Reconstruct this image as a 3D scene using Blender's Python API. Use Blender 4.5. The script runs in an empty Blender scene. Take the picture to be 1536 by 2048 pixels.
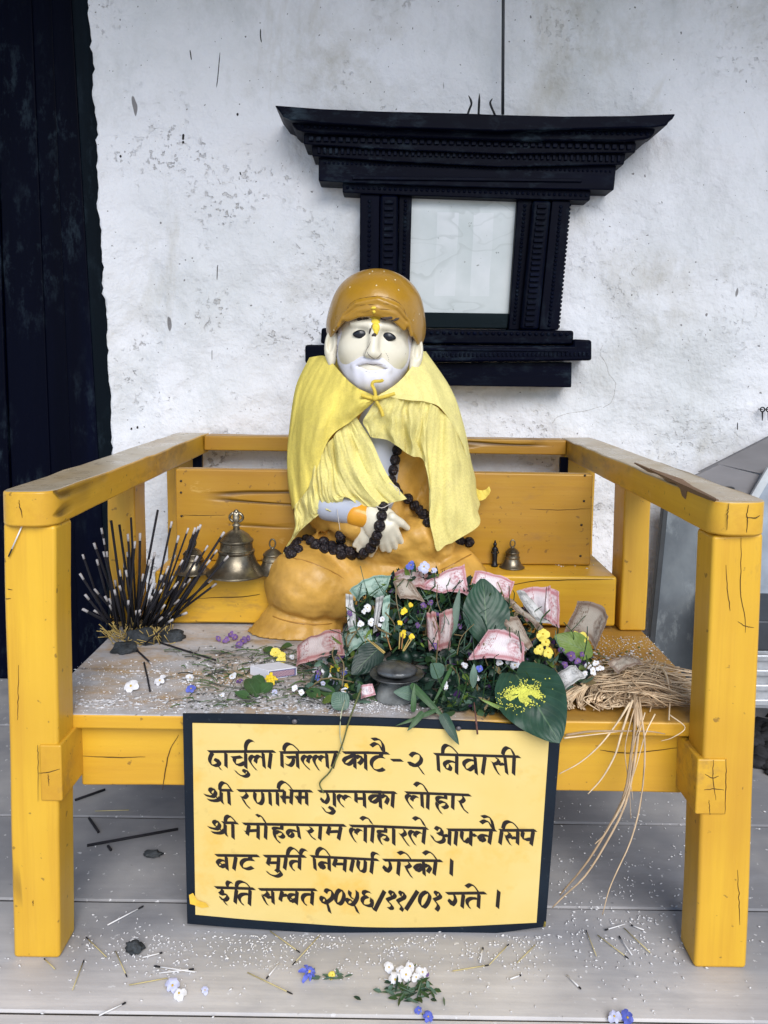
import bpy, bmesh, math, random
import numpy as np
from mathutils import Vector, Matrix, Euler, noise as mnoise
R = math.radians
scene = bpy.context.scene
COL = scene.collection
rng = random.Random(11)

# ------------------------------------------------------------------ camera
CAM_F, CAM_CY, PITCH, YAW, ROLL, CAM_H, CAM_D = 1603.97, 866.35, 0.0858, 0.0036, 0.012, 0.9119, 1.15
_r = Vector((math.cos(YAW), math.sin(YAW), 0)); _f = Vector((-math.sin(YAW), math.cos(YAW), 0)); _z = Vector((0, 0, 1))
CF = _f * math.cos(PITCH) - _z * math.sin(PITCH); _u = _f * math.sin(PITCH) + _z * math.cos(PITCH)
CR = _r * math.cos(ROLL) + _u * math.sin(ROLL); CU = _u * math.cos(ROLL) - _r * math.sin(ROLL)
CP = Vector((0, -CAM_D, CAM_H))
cam = bpy.data.cameras.new('camera'); camo = bpy.data.objects.new('camera', cam); COL.objects.link(camo)
cam.sensor_fit = 'VERTICAL'; cam.sensor_height = 36.0; cam.lens = CAM_F / 2048 * 36
cam.shift_y = -(1024 - CAM_CY) / 2048
cam.clip_start = 0.02; cam.clip_end = 500
camo.matrix_world = Matrix(((CR.x, CU.x, -CF.x, CP.x), (CR.y, CU.y, -CF.y, CP.y), (CR.z, CU.z, -CF.z, CP.z), (0, 0, 0, 1)))
scene.camera = camo

# ------------------------------------------------------------------ daylight
SUN_EL, SUN_AZ = R(37), R(12)          # sun stands in front of the porch, to the right of the viewer
sd = Vector((math.sin(SUN_AZ) * math.cos(SUN_EL), -math.cos(SUN_AZ) * math.cos(SUN_EL), math.sin(SUN_EL)))
world = bpy.data.worlds.new('World'); scene.world = world; world.use_nodes = True
wn = world.node_tree; bg = wn.nodes['Background']
sky = wn.nodes.new('ShaderNodeTexSky'); sky.sky_type = 'NISHITA'; sky.sun_disc = False
sky.sun_elevation = SUN_EL; sky.sun_rotation = math.atan2(sd.x, sd.y); sky.air_density = 1.0; sky.dust_density = 0.6; sky.ozone_density = 2.0
wn.links.new(sky.outputs[0], bg.inputs[0]); bg.inputs[1].default_value = 0.085
sun = bpy.data.lights.new('sun', 'SUN'); sun.energy = 1.9; sun.angle = R(40); sun.color = (1, 0.97, 0.93)
suno = bpy.data.objects.new('sun', sun); COL.objects.link(suno)
suno.rotation_euler = (-sd).to_track_quat('-Z', 'Y').to_euler(); suno.location = sd * 10
scene.view_settings.view_transform = 'Standard'; scene.view_settings.look = 'None'
scene.view_settings.exposure = 0.80; scene.view_settings.gamma = 1.0
scene.cycles.max_bounces = 8; scene.cycles.transparent_max_bounces = 12
try:
    scene.cycles.use_denoising = True
except Exception:
    pass

# ------------------------------------------------------------------ helpers: photograph measurements to metres
def ray(x, y):
    return CF + CR * ((x - 768) / CAM_F) - CU * ((y - CAM_CY) / CAM_F)
def at(x, y, Y):
    d = ray(x, y); t = (Y - CP.y) / d.y
    return CP + d * t
def flat(x, y, Z):
    d = ray(x, y); t = (Z - CP.z) / d.z
    return CP + d * t

def tag(o, label=None, cat=None, group=None, kind=None):
    if label: o['label'] = label
    if cat: o['category'] = cat
    if group: o['group'] = group
    if kind: o['kind'] = kind
    return o
def empty(name, loc=(0, 0, 0)):
    o = bpy.data.objects.new(name, None); COL.objects.link(o); o.location = loc; o.empty_display_size = .05
    return o
def attach(o, parent):
    o.parent = parent
    m = Matrix.Identity(4); q = parent
    m = Matrix.Translation(parent.location) if parent.parent is None else Matrix.Translation(parent.parent.location) if False else Matrix.Translation(worldloc(parent))
    o.matrix_parent_inverse = m.inverted()
def worldloc(o):
    # every parent here is unrotated; meshes sit at the origin of world space
    if o.parent is None: return Vector(o.location)
    return Vector(o.location)
def link(name, bm, mat, parent=None, smooth=False, bevel=0, segs=2, solid=0, sub=0):
    me = bpy.data.meshes.new(name)
    bmesh.ops.recalc_face_normals(bm, faces=bm.faces) if not getattr(bm, 'keepn', False) else None
    bm.to_mesh(me); bm.free()
    o = bpy.data.objects.new(name, me); COL.objects.link(o)
    for m in (mat if isinstance(mat, (list, tuple)) else [mat]): me.materials.append(m)
    if smooth: me.polygons.foreach_set('use_smooth', [True] * len(me.polygons))
    if solid:
        s = o.modifiers.new('solid', 'SOLIDIFY'); s.thickness = solid; s.offset = 0
        s = o.modifiers.new('split', 'EDGE_SPLIT'); s.split_angle = R(50)
    if sub:
        s = o.modifiers.new('sub', 'SUBSURF'); s.levels = sub; s.render_levels = sub
    if bevel:
        b = o.modifiers.new('bev', 'BEVEL'); b.width = bevel; b.segments = segs; b.limit_method = 'ANGLE'; b.angle_limit = R(40)
        if smooth is None or True:
            me.polygons.foreach_set('use_smooth', [True] * len(me.polygons)); b.harden_normals = True
    if parent: attach(o, parent)
    return o

def box(bm, x0, x1, y0, y1, z0, z1, mi=0):
    v = [bm.verts.new(p) for p in ((x0,y0,z0),(x1,y0,z0),(x1,y1,z0),(x0,y1,z0),(x0,y0,z1),(x1,y0,z1),(x1,y1,z1),(x0,y1,z1))]
    for f in ((0,3,2,1),(4,5,6,7),(0,1,5,4),(1,2,6,5),(2,3,7,6),(3,0,4,7)):
        bm.faces.new([v[i] for i in f]).material_index = mi
    return v
def prism(bm, pts, off, mi=0):
    """closed outline of 3-D points, thickened by the vector off"""
    off = Vector(off); a = [bm.verts.new(p) for p in pts]; b = [bm.verts.new(Vector(p) + off) for p in pts]
    n = len(pts)
    bm.faces.new(a).material_index = mi; bm.faces.new(b[::-1]).material_index = mi
    for i in range(n):
        bm.faces.new((a[i], b[i], b[(i+1) % n], a[(i+1) % n])).material_index = mi
    return a, b
def tube(bm, pts, rad, n=8, cap=True, mi=0):
    pts = [Vector(p) for p in pts]
    rad = rad if isinstance(rad, (list, tuple)) else [rad] * len(pts)
    rings = []; up = Vector((0.13, 0.31, 0.94))
    for i, p in enumerate(pts):
        d = (pts[min(i+1, len(pts)-1)] - pts[max(i-1, 0)]).normalized()
        a = d.cross(up)
        if a.length < .05: a = d.cross(Vector((1, 0, 0)))
        a.normalize(); b = d.cross(a)
        rings.append([bm.verts.new(p + (a * math.cos(t) + b * math.sin(t)) * rad[i]) for t in (2*math.pi*k/n for k in range(n))])
    for i in range(len(rings)-1):
        for k in range(n):
            bm.faces.new((rings[i][k], rings[i][(k+1)%n], rings[i+1][(k+1)%n], rings[i+1][k])).material_index = mi
    if cap:
        bm.faces.new(rings[0][::-1]).material_index = mi; bm.faces.new(rings[-1]).material_index = mi
def lathe(bm, prof, c, n=28, mi=0, wob=0):
    c = Vector(c); rings = []
    for (r, z) in prof:
        rings.append([bm.verts.new(c + Vector((r*math.cos(t)*(1+wob*math.sin(3*t+z*40)), r*math.sin(t)*(1+wob*math.cos(2*t+z*30)), z))) for t in (2*math.pi*k/n for k in range(n))])
    for i in range(len(rings)-1):
        for k in range(n):
            bm.faces.new((rings[i][k], rings[i][(k+1)%n], rings[i+1][(k+1)%n], rings[i+1][k])).material_index = mi
    bm.faces.new(rings[0][::-1]).material_index = mi; bm.faces.new(rings[-1]).material_index = mi
def blob(bm, c, r, sub=2, mi=0, jit=0, seed=0, rot=None):
    r = r if isinstance(r, (tuple, list)) else (r, r, r)
    m = Matrix.Translation(Vector(c)) @ (rot.to_matrix().to_4x4() if rot else Matrix.Identity(4)) @ Matrix.Diagonal((r[0], r[1], r[2], 1))
    q = bmesh.ops.create_icosphere(bm, subdivisions=sub, radius=1, matrix=Matrix.Identity(4))
    fs = set()
    for v in q['verts']:
        k = 1 + jit * mnoise.noise(v.co * 2.3 + Vector((seed * 3.1, seed * 1.7, 0)))
        v.co = m @ (v.co * k)
        for f in v.link_faces: fs.add(f)
    for f in fs: f.material_index = mi; f.smooth = True
def catmull(pts, n):
    P = [np.array(p, float) for p in pts]
    if len(P) == 2:
        return [P[0] + (P[1]-P[0]) * i / (n-1) for i in range(n)]
    out = []
    m = len(P) - 1
    for i in range(n):
        t = i / (n-1) * m; k = min(int(t), m-1); u = t - k
        p1, p2 = P[k], P[k+1]; p0 = P[k-1] if k > 0 else 2*p1-p2; p3 = P[k+2] if k+2 <= m else 2*p2-p1
        out.append(.5*((2*p1)+(-p0+p2)*u+(2*p0-5*p1+4*p2-p3)*u*u+(-p0+3*p1-3*p2+p3)*u**3))
    return out
def curve(pts, n):
    return [Vector(p) for p in catmull([tuple(p) for p in pts], n)]
def patch(bm, ribs, nu, nv, fold=0, seed=0, mi=0, uv=False):
    """lofted sheet through ribs (lists of 3-D points)"""
    rs = [catmull([tuple(p) for p in r], nv) for r in ribs]
    grid = [[None]*nv for _ in range(nu)]
    cols = [catmull([r[j] for r in rs], nu) for j in range(nv)]
    uvl = bm.loops.layers.uv.verify() if uv else None
    for i in range(nu):
        for j in range(nv):
            p = Vector(cols[j][i])
            if fold:
                p.y += fold * mnoise.noise(Vector((i/nu*9+seed, j/nv*2.2, seed*.7)))
                p.y += fold * (.55 * mnoise.noise(Vector((i/nu*24+seed, j/nu*1.5, seed*1.7))) + .3 * mnoise.noise(Vector((i/nu*50+seed, j/nv*4.5, seed*2.7))))
                p.x += fold * .4 * mnoise.noise(Vector((i/nu*6+seed*2, j/nv*3.2, 5)))
            grid[i][j] = bm.verts.new(p)
    for i in range(nu-1):
        for j in range(nv-1):
            try:
                f = bm.faces.new((grid[i][j], grid[i+1][j], grid[i+1][j+1], grid[i][j+1]))
            except ValueError:
                continue
            f.material_index = mi; f.smooth = True
            if uv:
                for l, (a, b) in zip(f.loops, ((i,j),(i+1,j),(i+1,j+1),(i,j+1))):
                    l[uvl].uv = (a/(nu-1), b/(nv-1))
    return grid

# distance-field modelling: smooth unions turned into one continuous skin (surface nets)
def smin(a, b, k):
    h = np.clip(.5 + .5*(b-a)/k, 0, 1)
    return b*(1-h) + a*h - k*h*(1-h)
def smax(a, b, k): return -smin(-a, -b, k)
def sd_ell(P, c, r):
    q = [(P[i]-c[i])/r[i] for i in range(3)]
    k0 = np.sqrt(q[0]**2+q[1]**2+q[2]**2)
    k1 = np.sqrt((q[0]/r[0])**2+(q[1]/r[1])**2+(q[2]/r[2])**2)
    return k0*(k0-1)/np.maximum(k1, 1e-6)
def sd_cap(P, a, b, ra, rb=None):
    rb = ra if rb is None else rb
    a = np.array(a, float); b = np.array(b, float); ab = b-a; L = float(ab@ab) + 1e-12
    t = np.clip(((P[0]-a[0])*ab[0]+(P[1]-a[1])*ab[1]+(P[2]-a[2])*ab[2])/L, 0, 1)
    return np.sqrt((P[0]-a[0]-t*ab[0])**2+(P[1]-a[1]-t*ab[1])**2+(P[2]-a[2]-t*ab[2])**2) - (ra+(rb-ra)*t)
def sd_path(P, pts, r):
    d = None
    for i in range(len(pts)-1):
        e = sd_cap(P, pts[i], pts[i+1], r); d = e if d is None else np.minimum(d, e)
    return d
def skin(fn, lo, hi, h):
    """surface nets: bmesh of the zero level of fn"""
    ax = [np.arange(lo[i], hi[i]+h, h) for i in range(3)]
    P = np.meshgrid(*ax, indexing='ij'); V = fn(P)
    n = V.shape; S = V < 0
    num = np.zeros((n[0]-1, n[1]-1, n[2]-1)); acc = np.zeros(num.shape+(3,))
    def sl(o): return tuple(slice(o[i], n[i]-1+o[i]) for i in range(3))
    corners = [(a,b,c) for a in (0,1) for b in (0,1) for c in (0,1)]
    for ca in corners:
        for k in range(3):
            if ca[k]: continue
            cb = list(ca); cb[k] = 1
            va, vb = V[sl(ca)], V[sl(cb)]; x = (va < 0) != (vb < 0)
            t = np.where(x, va/np.where(x, va-vb, 1), 0)
            pos = np.zeros(num.shape+(3,))
            for d in range(3): pos[..., d] = ca[d]
            pos[..., k] = t
            acc += pos*x[..., None]; num += x
    act = num > 0; idx = -np.ones(num.shape, int); ii = np.argwhere(act); idx[act] = np.arange(len(ii))
    co = (ii + acc[act]/num[act][:, None])*h + np.array([a[0] for a in ax])
    faces = []
    for k in range(3):
        o = [0,0,0]; o[k] = 1
        a = S[tuple(slice(0, n[i]-o[i]) for i in range(3))]; b = S[tuple(slice(o[i], n[i]) for i in range(3))]
        e = np.argwhere(a != b); u, v = (k+1) % 3, (k+2) % 3
        for q in e:
            if q[u] < 1 or q[v] < 1 or q[u] >= n[u]-1 or q[v] >= n[v]-1: continue
            cs = []
            for du, dv in ((-1,-1),(0,-1),(0,0),(-1,0)):
                w = q.copy(); w[u] += du; w[v] += dv; cs.append(idx[tuple(w)])
            faces.append(cs if S[tuple(q)] else cs[::-1])
    bm = bmesh.new(); vs = [bm.verts.new(c) for c in co]
    for f in faces:
        if min(f) >= 0:
            try: bm.faces.new([vs[i] for i in f]).smooth = True
            except ValueError: pass
    bmesh.ops.smooth_vert(bm, verts=bm.verts, factor=.5, use_axis_x=True, use_axis_y=True, use_axis_z=True)
    return bm

# ------------------------------------------------------------------ procedural materials
class N:
    def __init__(s, name):
        s.m = bpy.data.materials.new(name); s.m.use_nodes = True; s.t = s.m.node_tree
        s.p = s.t.nodes['Principled BSDF']; s.out = s.t.nodes['Material Output']
        s.tc = s.t.nodes.new('ShaderNodeTexCoord')
    def n(s, typ, **kw):
        x = s.t.nodes.new('ShaderNode' + typ)
        for k, v in kw.items(): setattr(x, k, v)
        return x
    def l(s, a, b): s.t.links.new(a, b)
    def co(s, scale=(1,1,1), which='Object', loc=(0,0,0), rot=(0,0,0)):
        mp = s.n('Mapping'); mp.inputs['Scale'].default_value = scale; mp.inputs['Location'].default_value = loc; mp.inputs['Rotation'].default_value = rot
        s.l(s.tc.outputs[which], mp.inputs[0]); return mp.outputs[0]
    def noise(s, scale, detail=4, rough=.55, st=(1,1,1), loc=(0,0,0), dist=0):
        x = s.n('TexNoise'); x.inputs['Scale'].default_value = scale; x.inputs['Detail'].default_value = detail
        x.inputs['Roughness'].default_value = rough; x.inputs['Distortion'].default_value = dist
        s.l(s.co(st, loc=loc), x.inputs['Vector']); return x.outputs['Fac']
    def ramp(s, fac, stops):
        x = s.n('ValToRGB'); e = x.color_ramp.elements
        while len(e) < len(stops): e.new(.5)
        for el, (p, c) in zip(e, stops):
            el.position = p; el.color = tuple(c) + (1,) if isinstance(c, (tuple, list)) else (c, c, c, 1)
        s.l(fac, x.inputs[0]); return x.outputs[0]
    def mix(s, fac, a, b, mode='MIX'):
        x = s.n('MixRGB', blend_type=mode)
        for i, v in enumerate((fac, a, b)):
            if isinstance(v, (int, float)): x.inputs[i].default_value = v if i == 0 else (v, v, v, 1)
            elif isinstance(v, (tuple, list)): x.inputs[i].default_value = tuple(v) + (1,)
            else: s.l(v, x.inputs[i])
        return x.outputs[0]
    def math(s, op, a, b=0, clamp=False):
        x = s.n('Math', operation=op); x.use_clamp = clamp
        for i, v in enumerate((a, b)):
            if isinstance(v, (int, float)): x.inputs[i].default_value = v
            else: s.l(v, x.inputs[i])
        return x.outputs[0]
    def xyz(s, which='Object'):
        x = s.n('SeparateXYZ'); s.l(s.tc.outputs[which], x.inputs[0]); return x.outputs
    def bump(s, h, strength=.3, dist=.01, prev=None):
        b = s.n('Bump'); b.inputs['Strength'].default_value = strength; b.inputs['Distance'].default_value = dist
        s.l(h, b.inputs['Height'])
        if prev: s.l(prev, b.inputs['Normal'])
        return b.outputs[0]
    def done(s, col=None, rough=None, normal=None, spec=None, metal=None, coat=None):
        p = s.p
        for nm, v in (('Base Color', col), ('Roughness', rough), ('Normal', normal), ('Specular IOR Level', spec), ('Metallic', metal), ('Coat Weight', coat)):
            if v is None: continue
            if isinstance(v, (int, float)): p.inputs[nm].default_value = v
            elif isinstance(v, tuple): p.inputs[nm].default_value = v + (1,)
            else: s.l(v, p.inputs[nm])
        return s.m
def srgb(r, g, b):
    return tuple(((c/255)/12.92 if c/255 <= .04045 else ((c/255+.055)/1.055)**2.4) for c in (r, g, b))
def simple(name, col, rough=.6, var=.25, scale=30, bump=.2, bscale=90, bd=.003, metal=0, spec=.5, st=(1,1,1)):
    a = N(name); f = a.noise(scale, st=st)
    dk = tuple(c*(1-var) for c in col); lt = tuple(min(1, c*(1+var)) for c in col)
    c = a.ramp(f, [(.3, dk), (.7, lt)])
    return a.done(c, rough, a.bump(a.noise(bscale, st=st), bump, bd), spec, metal)

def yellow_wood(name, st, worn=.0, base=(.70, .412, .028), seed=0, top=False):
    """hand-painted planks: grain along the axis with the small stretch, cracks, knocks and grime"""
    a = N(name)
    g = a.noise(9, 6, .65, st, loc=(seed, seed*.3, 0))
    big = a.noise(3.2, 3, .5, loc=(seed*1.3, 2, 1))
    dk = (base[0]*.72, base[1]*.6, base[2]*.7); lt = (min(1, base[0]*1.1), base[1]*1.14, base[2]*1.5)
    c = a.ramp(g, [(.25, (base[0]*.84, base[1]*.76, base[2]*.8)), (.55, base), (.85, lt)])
    c = a.mix(a.ramp(big, [(.42, 0.), (.72, .6)]), c, dk)
    fine = a.noise(42, 5, .7, tuple(s*.6 if s < 1 else s for s in st), loc=(seed, 2, 9))
    c = a.mix(a.ramp(fine, [(.38, .35), (.55, 0.)]), c, dk)
    scf = a.ramp(a.noise(15, 6, .75, tuple(.3+.7*s for s in st), loc=(2, seed, 6)), [(.66, 0.), (.74, 1.)])
    c = a.mix(a.math('MULTIPLY', scf, .35), c, (.80, .58, .22))
    crk = a.noise(5, 3, .6, tuple(s*1.0 for s in st), loc=(7+seed, 3, seed), dist=.3)
    line = a.ramp(crk, [(.488, 0.), (.497, 1.), (.503, 1.), (.512, 0.)])
    msk = a.ramp(a.noise(2.6, 2, .5, loc=(seed+4, 9, 1)), [(.56, 0.), (.64, 1.)])
    crack = a.math('MULTIPLY', line, msk)
    c = a.mix(a.math('MULTIPLY', crack, .85), c, (.05, .025, .008))
    spk = a.ramp(a.noise(75, 2, .5, loc=(seed, 1, 5)), [(.69, 0.), (.73, 1.)])
    c = a.mix(a.math('MULTIPLY', spk, .6), c, (.12, .06, .02))
    if worn:
        w = a.ramp(a.noise(7, 6, .7, tuple(.35+.65*s if s < .5 else 1 for s in st), loc=(seed, 5, 2)), [(.62-worn*.3, 0.), (.72-worn*.25, 1.)])
        c = a.mix(a.math('MULTIPLY', w, .75), c, (.25, .135, .05))
    h = a.math('ADD', a.math('MULTIPLY', a.noise(14, 5, .6, st, loc=(seed, 0, 0)), .6), a.math('MULTIPLY', crack, -1.2))
    nb = a.bump(h, .6, .005); nb = a.bump(a.noise(6, 2), .35, .01, nb)
    ro = a.ramp(a.noise(12, 3), [(.3, .3), (.75, .52)])
    return a.done(c, ro, nb, .5)
ST = {'x': (.06, 1, 1), 'y': (1, .06, 1), 'z': (1, 1, .06)}
# ------------------------------------------------------------------ setting: wall, floor, porch
YW = 1.04
W_FAR = 3.2
def wall_material():
    a = N('whitewash')
    c = a.ramp(a.noise(1.7, 5, .6), [(.3, (.66, .68, .71)), (.5, (.79, .80, .85)), (.7, (.86, .87, .93))])
    st = a.math('MULTIPLY', a.ramp(a.noise(2.1, 4, .6, loc=(4, 1, 2)), [(.5, 0.), (.72, 1.)]), a.ramp(a.noise(7, 6, .75, (1, 1, .8), loc=(1, 2, 7)), [(.42, 0.), (.75, 1.)]))
    c = a.mix(a.math('MULTIPLY', st, .9), c, (.36, .33, .25))
    gr = a.ramp(a.noise(5, 7, .75, (1, 1, .55), loc=(9, 9, 3)), [(.5, 0.), (.75, 1.)])
    c = a.mix(a.math('MULTIPLY', gr, .55), c, (.46, .48, .48))
    # damp grime: slanting brushed patches
    gr2 = a.ramp(a.noise(4, 5, .7, (1.0, 1, .4), loc=(3, 0, 8), dist=.8), [(.58, 0.), (.7, 1.)])
    c = a.mix(a.math('MULTIPLY', gr2, .35), c, (.45, .42, .34))
    # flaked pits in clusters
    z1 = a.ramp(a.noise(60, 3, .6), [(.585, 0.), (.63, 1.)]); z2 = a.ramp(a.noise(4.4, 4, .65, loc=(2, 7, 5)), [(.505, 0.), (.68, 1.)])
    pit = a.math('MULTIPLY', a.math('MULTIPLY', z1, z2), a.ramp(a.math('MULTIPLY', a.math('ADD', a.xyz()[0], 1.0), .5), [(.45, 1.), (.8, .35)]))
    c = a.mix(a.math('MULTIPLY', pit, .6), c, (.27, .24, .20))
    z3 = a.ramp(a.noise(26, 2, .5, (1, 1, .3), loc=(5, 5, 5)), [(.765, 0.), (.78, 1.)])
    c = a.mix(a.math('MULTIPLY', z3, .8), c, (.11, .10, .10))
    z4 = a.ramp(a.noise(95, 1, .5, loc=(8, 2, 1)), [(.76, 0.), (.78, 1.)])
    c = a.mix(a.math('MULTIPLY', z4, .8), c, (.1, .09, .09))
    h = a.math('ADD', a.noise(9, 5, .6), a.math('MULTIPLY', pit, -.4))
    nb = a.bump(h, .75, .03); nb = a.bump(a.noise(45, 4, .6), .4, .006, nb)
    return a.done(c, .85, nb, .2)
M_wall = wall_material()

def edge_x(z):       # slanting, chipped border of the plaster beside the door
    A, B = at(180, 0, YW), at(236, 1100, YW)
    t = (z - A.z) / (B.z - A.z)
    return A.x + (B.x - A.x) * t
bm = bmesh.new()
zs = np.linspace(0, 2.75, 200); us = np.linspace(0, 1, 190)
g = []
for z in zs:
    x0 = edge_x(z) + .008 * mnoise.noise(Vector((0, 3, z * 14))) + .007 * mnoise.noise(Vector((9, 3, z * 60)))
    row = []
    for u in us:
        x = x0 + (2.6 - x0) * u ** 1.25
        d = (.020 * mnoise.noise(Vector((x * 2.4, 1.7, z * 2.4))) + .013 * mnoise.noise(Vector((x * 7, 4, z * 7))) + .004 * mnoise.noise(Vector((x * 22, 9, z * 22))))
        d += .022 * math.exp(-(x - x0) / .05)
        if u == 0: d -= .03
        row.append(bm.verts.new((x, YW + .004 - d, z)))
    g.append(row)
for i in range(len(zs)-1):
    for j in range(len(us)-1):
        bm.faces.new((g[i][j], g[i][j+1], g[i+1][j+1], g[i+1][j])).smooth = True
wall = link('wall', bm, M_wall, solid=0)
tag(wall, 'rough whitewashed plaster wall with flaked stains behind the bench', 'wall')

# cracks, scratches and nail holes that the photograph shows in the plaster
from mathutils.bvhtree import BVHTree
wall_tree = BVHTree.FromPolygons([v.co for v in wall.data.vertices], [tuple(p.vertices) for p in wall.data.polygons])
def on_wall(x, y):
    h = wall_tree.ray_cast(CP, ray(x, y).normalized()); return h[0] if h[0] else at(x, y, YW)
M_wcrack = simple('plaster_crack', (.22, .20, .18), .95)
for pts, r in (([(1206,690),(1200,706),(1212,728),(1218,748),(1230,764),(1229,785),(1222,805),(1206,815)], .0008), ([(1204,812),(1170,822),(1140,826),(1115,834),(1105,846)], .0007), ([(1270,535),(1263,545),(1268,552)], .0006)):
    bm = bmesh.new(); P = [on_wall(q.x, q.y) for q in curve([Vector((x, y, 0)) for x, y in pts], 40)]
    for k, p in enumerate(P): p.x += .003 * mnoise.noise(Vector((k * .8, pts[0][0], 1)))
    tube(bm, P, [r * (.5 + .9 * abs(mnoise.noise(Vector((k * .5, 2, pts[0][1]))))) for k in range(40)], 4)
    link('crack', bm, M_wcrack, wall)
M_wmark = simple('dark_scratch', (.03, .028, .03), .95)
for pts, r in (([(521,58),(521,72),(523,85)], .0016), ([(380,100),(383,120)], .0016), ([(440,105),(436,150),(433,175)], .0012), ([(367,268),(366,280)], .003), ([(366,282),(367,287)], .003), ([(480,344),(482,350)], .002), ([(1475,845),(1475,860)], .0014), ([(435,530),(434,560)], .0012), ([(424,700),(424,720)], .0008)):
    bm = bmesh.new(); P = [on_wall(q.x, q.y) for q in curve([Vector((x, y, 0)) for x, y in pts], 8)]
    tube(bm, P, [r * .4] + [r] * 6 + [r * .3], 5); link('scratch', bm, M_wmark, wall)
for x, y in ((263,858),(275,855),(241,313),(475,229)):
    bm = bmesh.new(); blob(bm, on_wall(x, y), (.0035, .001, .0045), 1); link('nail_hole', bm, M_wmark, wall)
# floorboards
M_floor = N('floorboards')
a = M_floor
c = a.mix(a.ramp(a.noise(30, 6, .7, (.05, 1, 1), loc=(4, 4, 4)), [(.4, .35), (.6, 0.)]), a.ramp(a.noise(5, 6, .6, (.12, 1, 1)), [(.3, (.42, .42, .44)), (.55, (.64, .62, .62)), (.8, (.78, .745, .72))]), (.33, .32, .33))
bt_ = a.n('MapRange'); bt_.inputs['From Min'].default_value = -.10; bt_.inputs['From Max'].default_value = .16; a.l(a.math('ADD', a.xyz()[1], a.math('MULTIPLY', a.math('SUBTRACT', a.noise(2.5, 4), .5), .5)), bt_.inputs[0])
c = a.mix(a.math('MULTIPLY', bt_.outputs[0], .85, True), c, (.165, .17, .19))       # darker towards the wall: under-bench shade painted into the boards
c = a.mix(a.math('MULTIPLY', a.ramp(a.noise(3.5, 4), [(.45, 0.), (.7, 1.)]), .35), c, (.72, .69, .66))
c = a.mix(a.math('MULTIPLY', a.ramp(a.noise(6, 5, .7, (.4, 1, 1), loc=(3, 1, 1)), [(.52, 0.), (.7, 1.)]), .6), c, (.34, .345, .37))
c = a.mix(a.math('MULTIPLY', a.ramp(a.noise(9, 3, loc=(6, 2, 4)), [(.7, 0.), (.76, 1.)]), .4), c, (.55, .33, .18))
c = a.mix(a.ramp(a.noise(70, 3, .6), [(.66, 0.), (.7, .7)]), c, (.75, .75, .77))
c = a.mix(a.ramp(a.noise(50, 3, .6, loc=(3, 3, 3)), [(.7, 0.), (.74, .6)]), c, (.13, .13, .14))
nb = a.bump(a.noise(16, 5, .6, (.1, 1, 1)), .3, .004); nb = a.bump(a.noise(60, 3), .15, .003, nb)
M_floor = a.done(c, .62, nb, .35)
seams = [flat(185, 1633, 0).y, flat(185, 1801, 0).y, flat(200, 2026, 0).y]
ys = [YW + .14, flat(10, 1450, 0).y] + seams
d = seams[1] - seams[2]
while ys[-1] > -2.3: ys.append(ys[-1] - d * (1.0 + .12 * math.sin(len(ys) * 2.1)))
bm = bmesh.new()
for k in range(len(ys)-1):
    y1, y0 = ys[k] - .0018, ys[k+1] + .0018
    n = 60; xs = np.linspace(-3.2, 3.2, n)
    tilt = .003 * math.sin(k * 1.9)
    top = []
    for e, yy in ((0, y0), (.0035, y0 + .003), (.0035, y1 - .003), (0, y1)):
        top.append([bm.verts.new((x, yy + .0016 * mnoise.noise(Vector((x * 3, k * 3.3, e * 100))), -.0024 + e * .66 + .0012 * mnoise.noise(Vector((x * 4, yy * 9, k))))) for x in xs])
    lo0 = [bm.verts.new((x, y0, -.035)) for x in xs]; lo1 = [bm.verts.new((x, y1, -.035)) for x in xs]
    st = [lo0] + top + [lo1]
    for q in range(len(st)-1):
        for i in range(n-1):
            bm.faces.new((st[q][i], st[q][i+1], st[q+1][i+1], st[q+1][i])).smooth = False
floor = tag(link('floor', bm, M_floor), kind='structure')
bm = bmesh.new(); box(bm, -3.2, 3.2, -2.3, 1.3, -.25, -.0032)
tag(link('floor_base', bm, simple('joists', (.03, .027, .025))), kind='structure')
bm = bmesh.new()
v = [bm.verts.new(p) for p in ((-150, -200, -.3), (150, -200, -.3), (150, 60, -.3), (-150, 60, -.3))]; bm.faces.new(v)
tag(link('ground', bm, simple('yard_earth', (.42, .40, .37), .9, scale=2)), kind='structure')
# unseen porch ceiling, its depth set to shade the upper wall
bm = bmesh.new()
for k in range(10):
    box(bm, -3.2, 3.2, 1.16 - (k+1) * .19 + .004, 1.16 - k * .19, 2.62, 2.66)
tag(link('unseen_ceiling', bm, simple('unseen_ceiling_boards', (.10, .075, .055), .8, st=(.1, 1, 1))), kind='structure')

# ------------------------------------------------------------------ dark door at the left
def dark_wood(name, st, col=(.0008, .0017, .0085), seed=0, rough=.45):
    a = N(name)
    g = a.noise(10, 6, .65, st, loc=(seed, 0, 0))
    c = a.ramp(g, [(.3, tuple(x*.6 for x in col)), (.6, col), (.85, tuple(x*2.0 for x in col))])
    dust = a.math('MULTIPLY', a.ramp(a.noise(26, 6, .75, tuple(.4+.6*s for s in st), loc=(seed, 3, 1)), [(.52, 0.), (.75, 1.)]), a.ramp(a.noise(3, 3, loc=(seed, 8, 1)), [(.42, 0.), (.66, 1.)]))
    c = a.mix(a.math('MULTIPLY', dust, 1.0), c, (.035, .055, .075))
    nb = a.bump(a.noise(18, 5, .6, st), .35, .003)
    return a.done(c, rough, nb, .05)
M_dw_z = dark_wood('dark_wood_upright', (1, 1, .06)); M_dw_x = dark_wood('dark_wood_level', (.06, 1, 1), seed=3)
M_dw_g = dark_wood('dark_jamb_wood', (1, 1, .06), (.003, .006, .010), 5)
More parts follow.
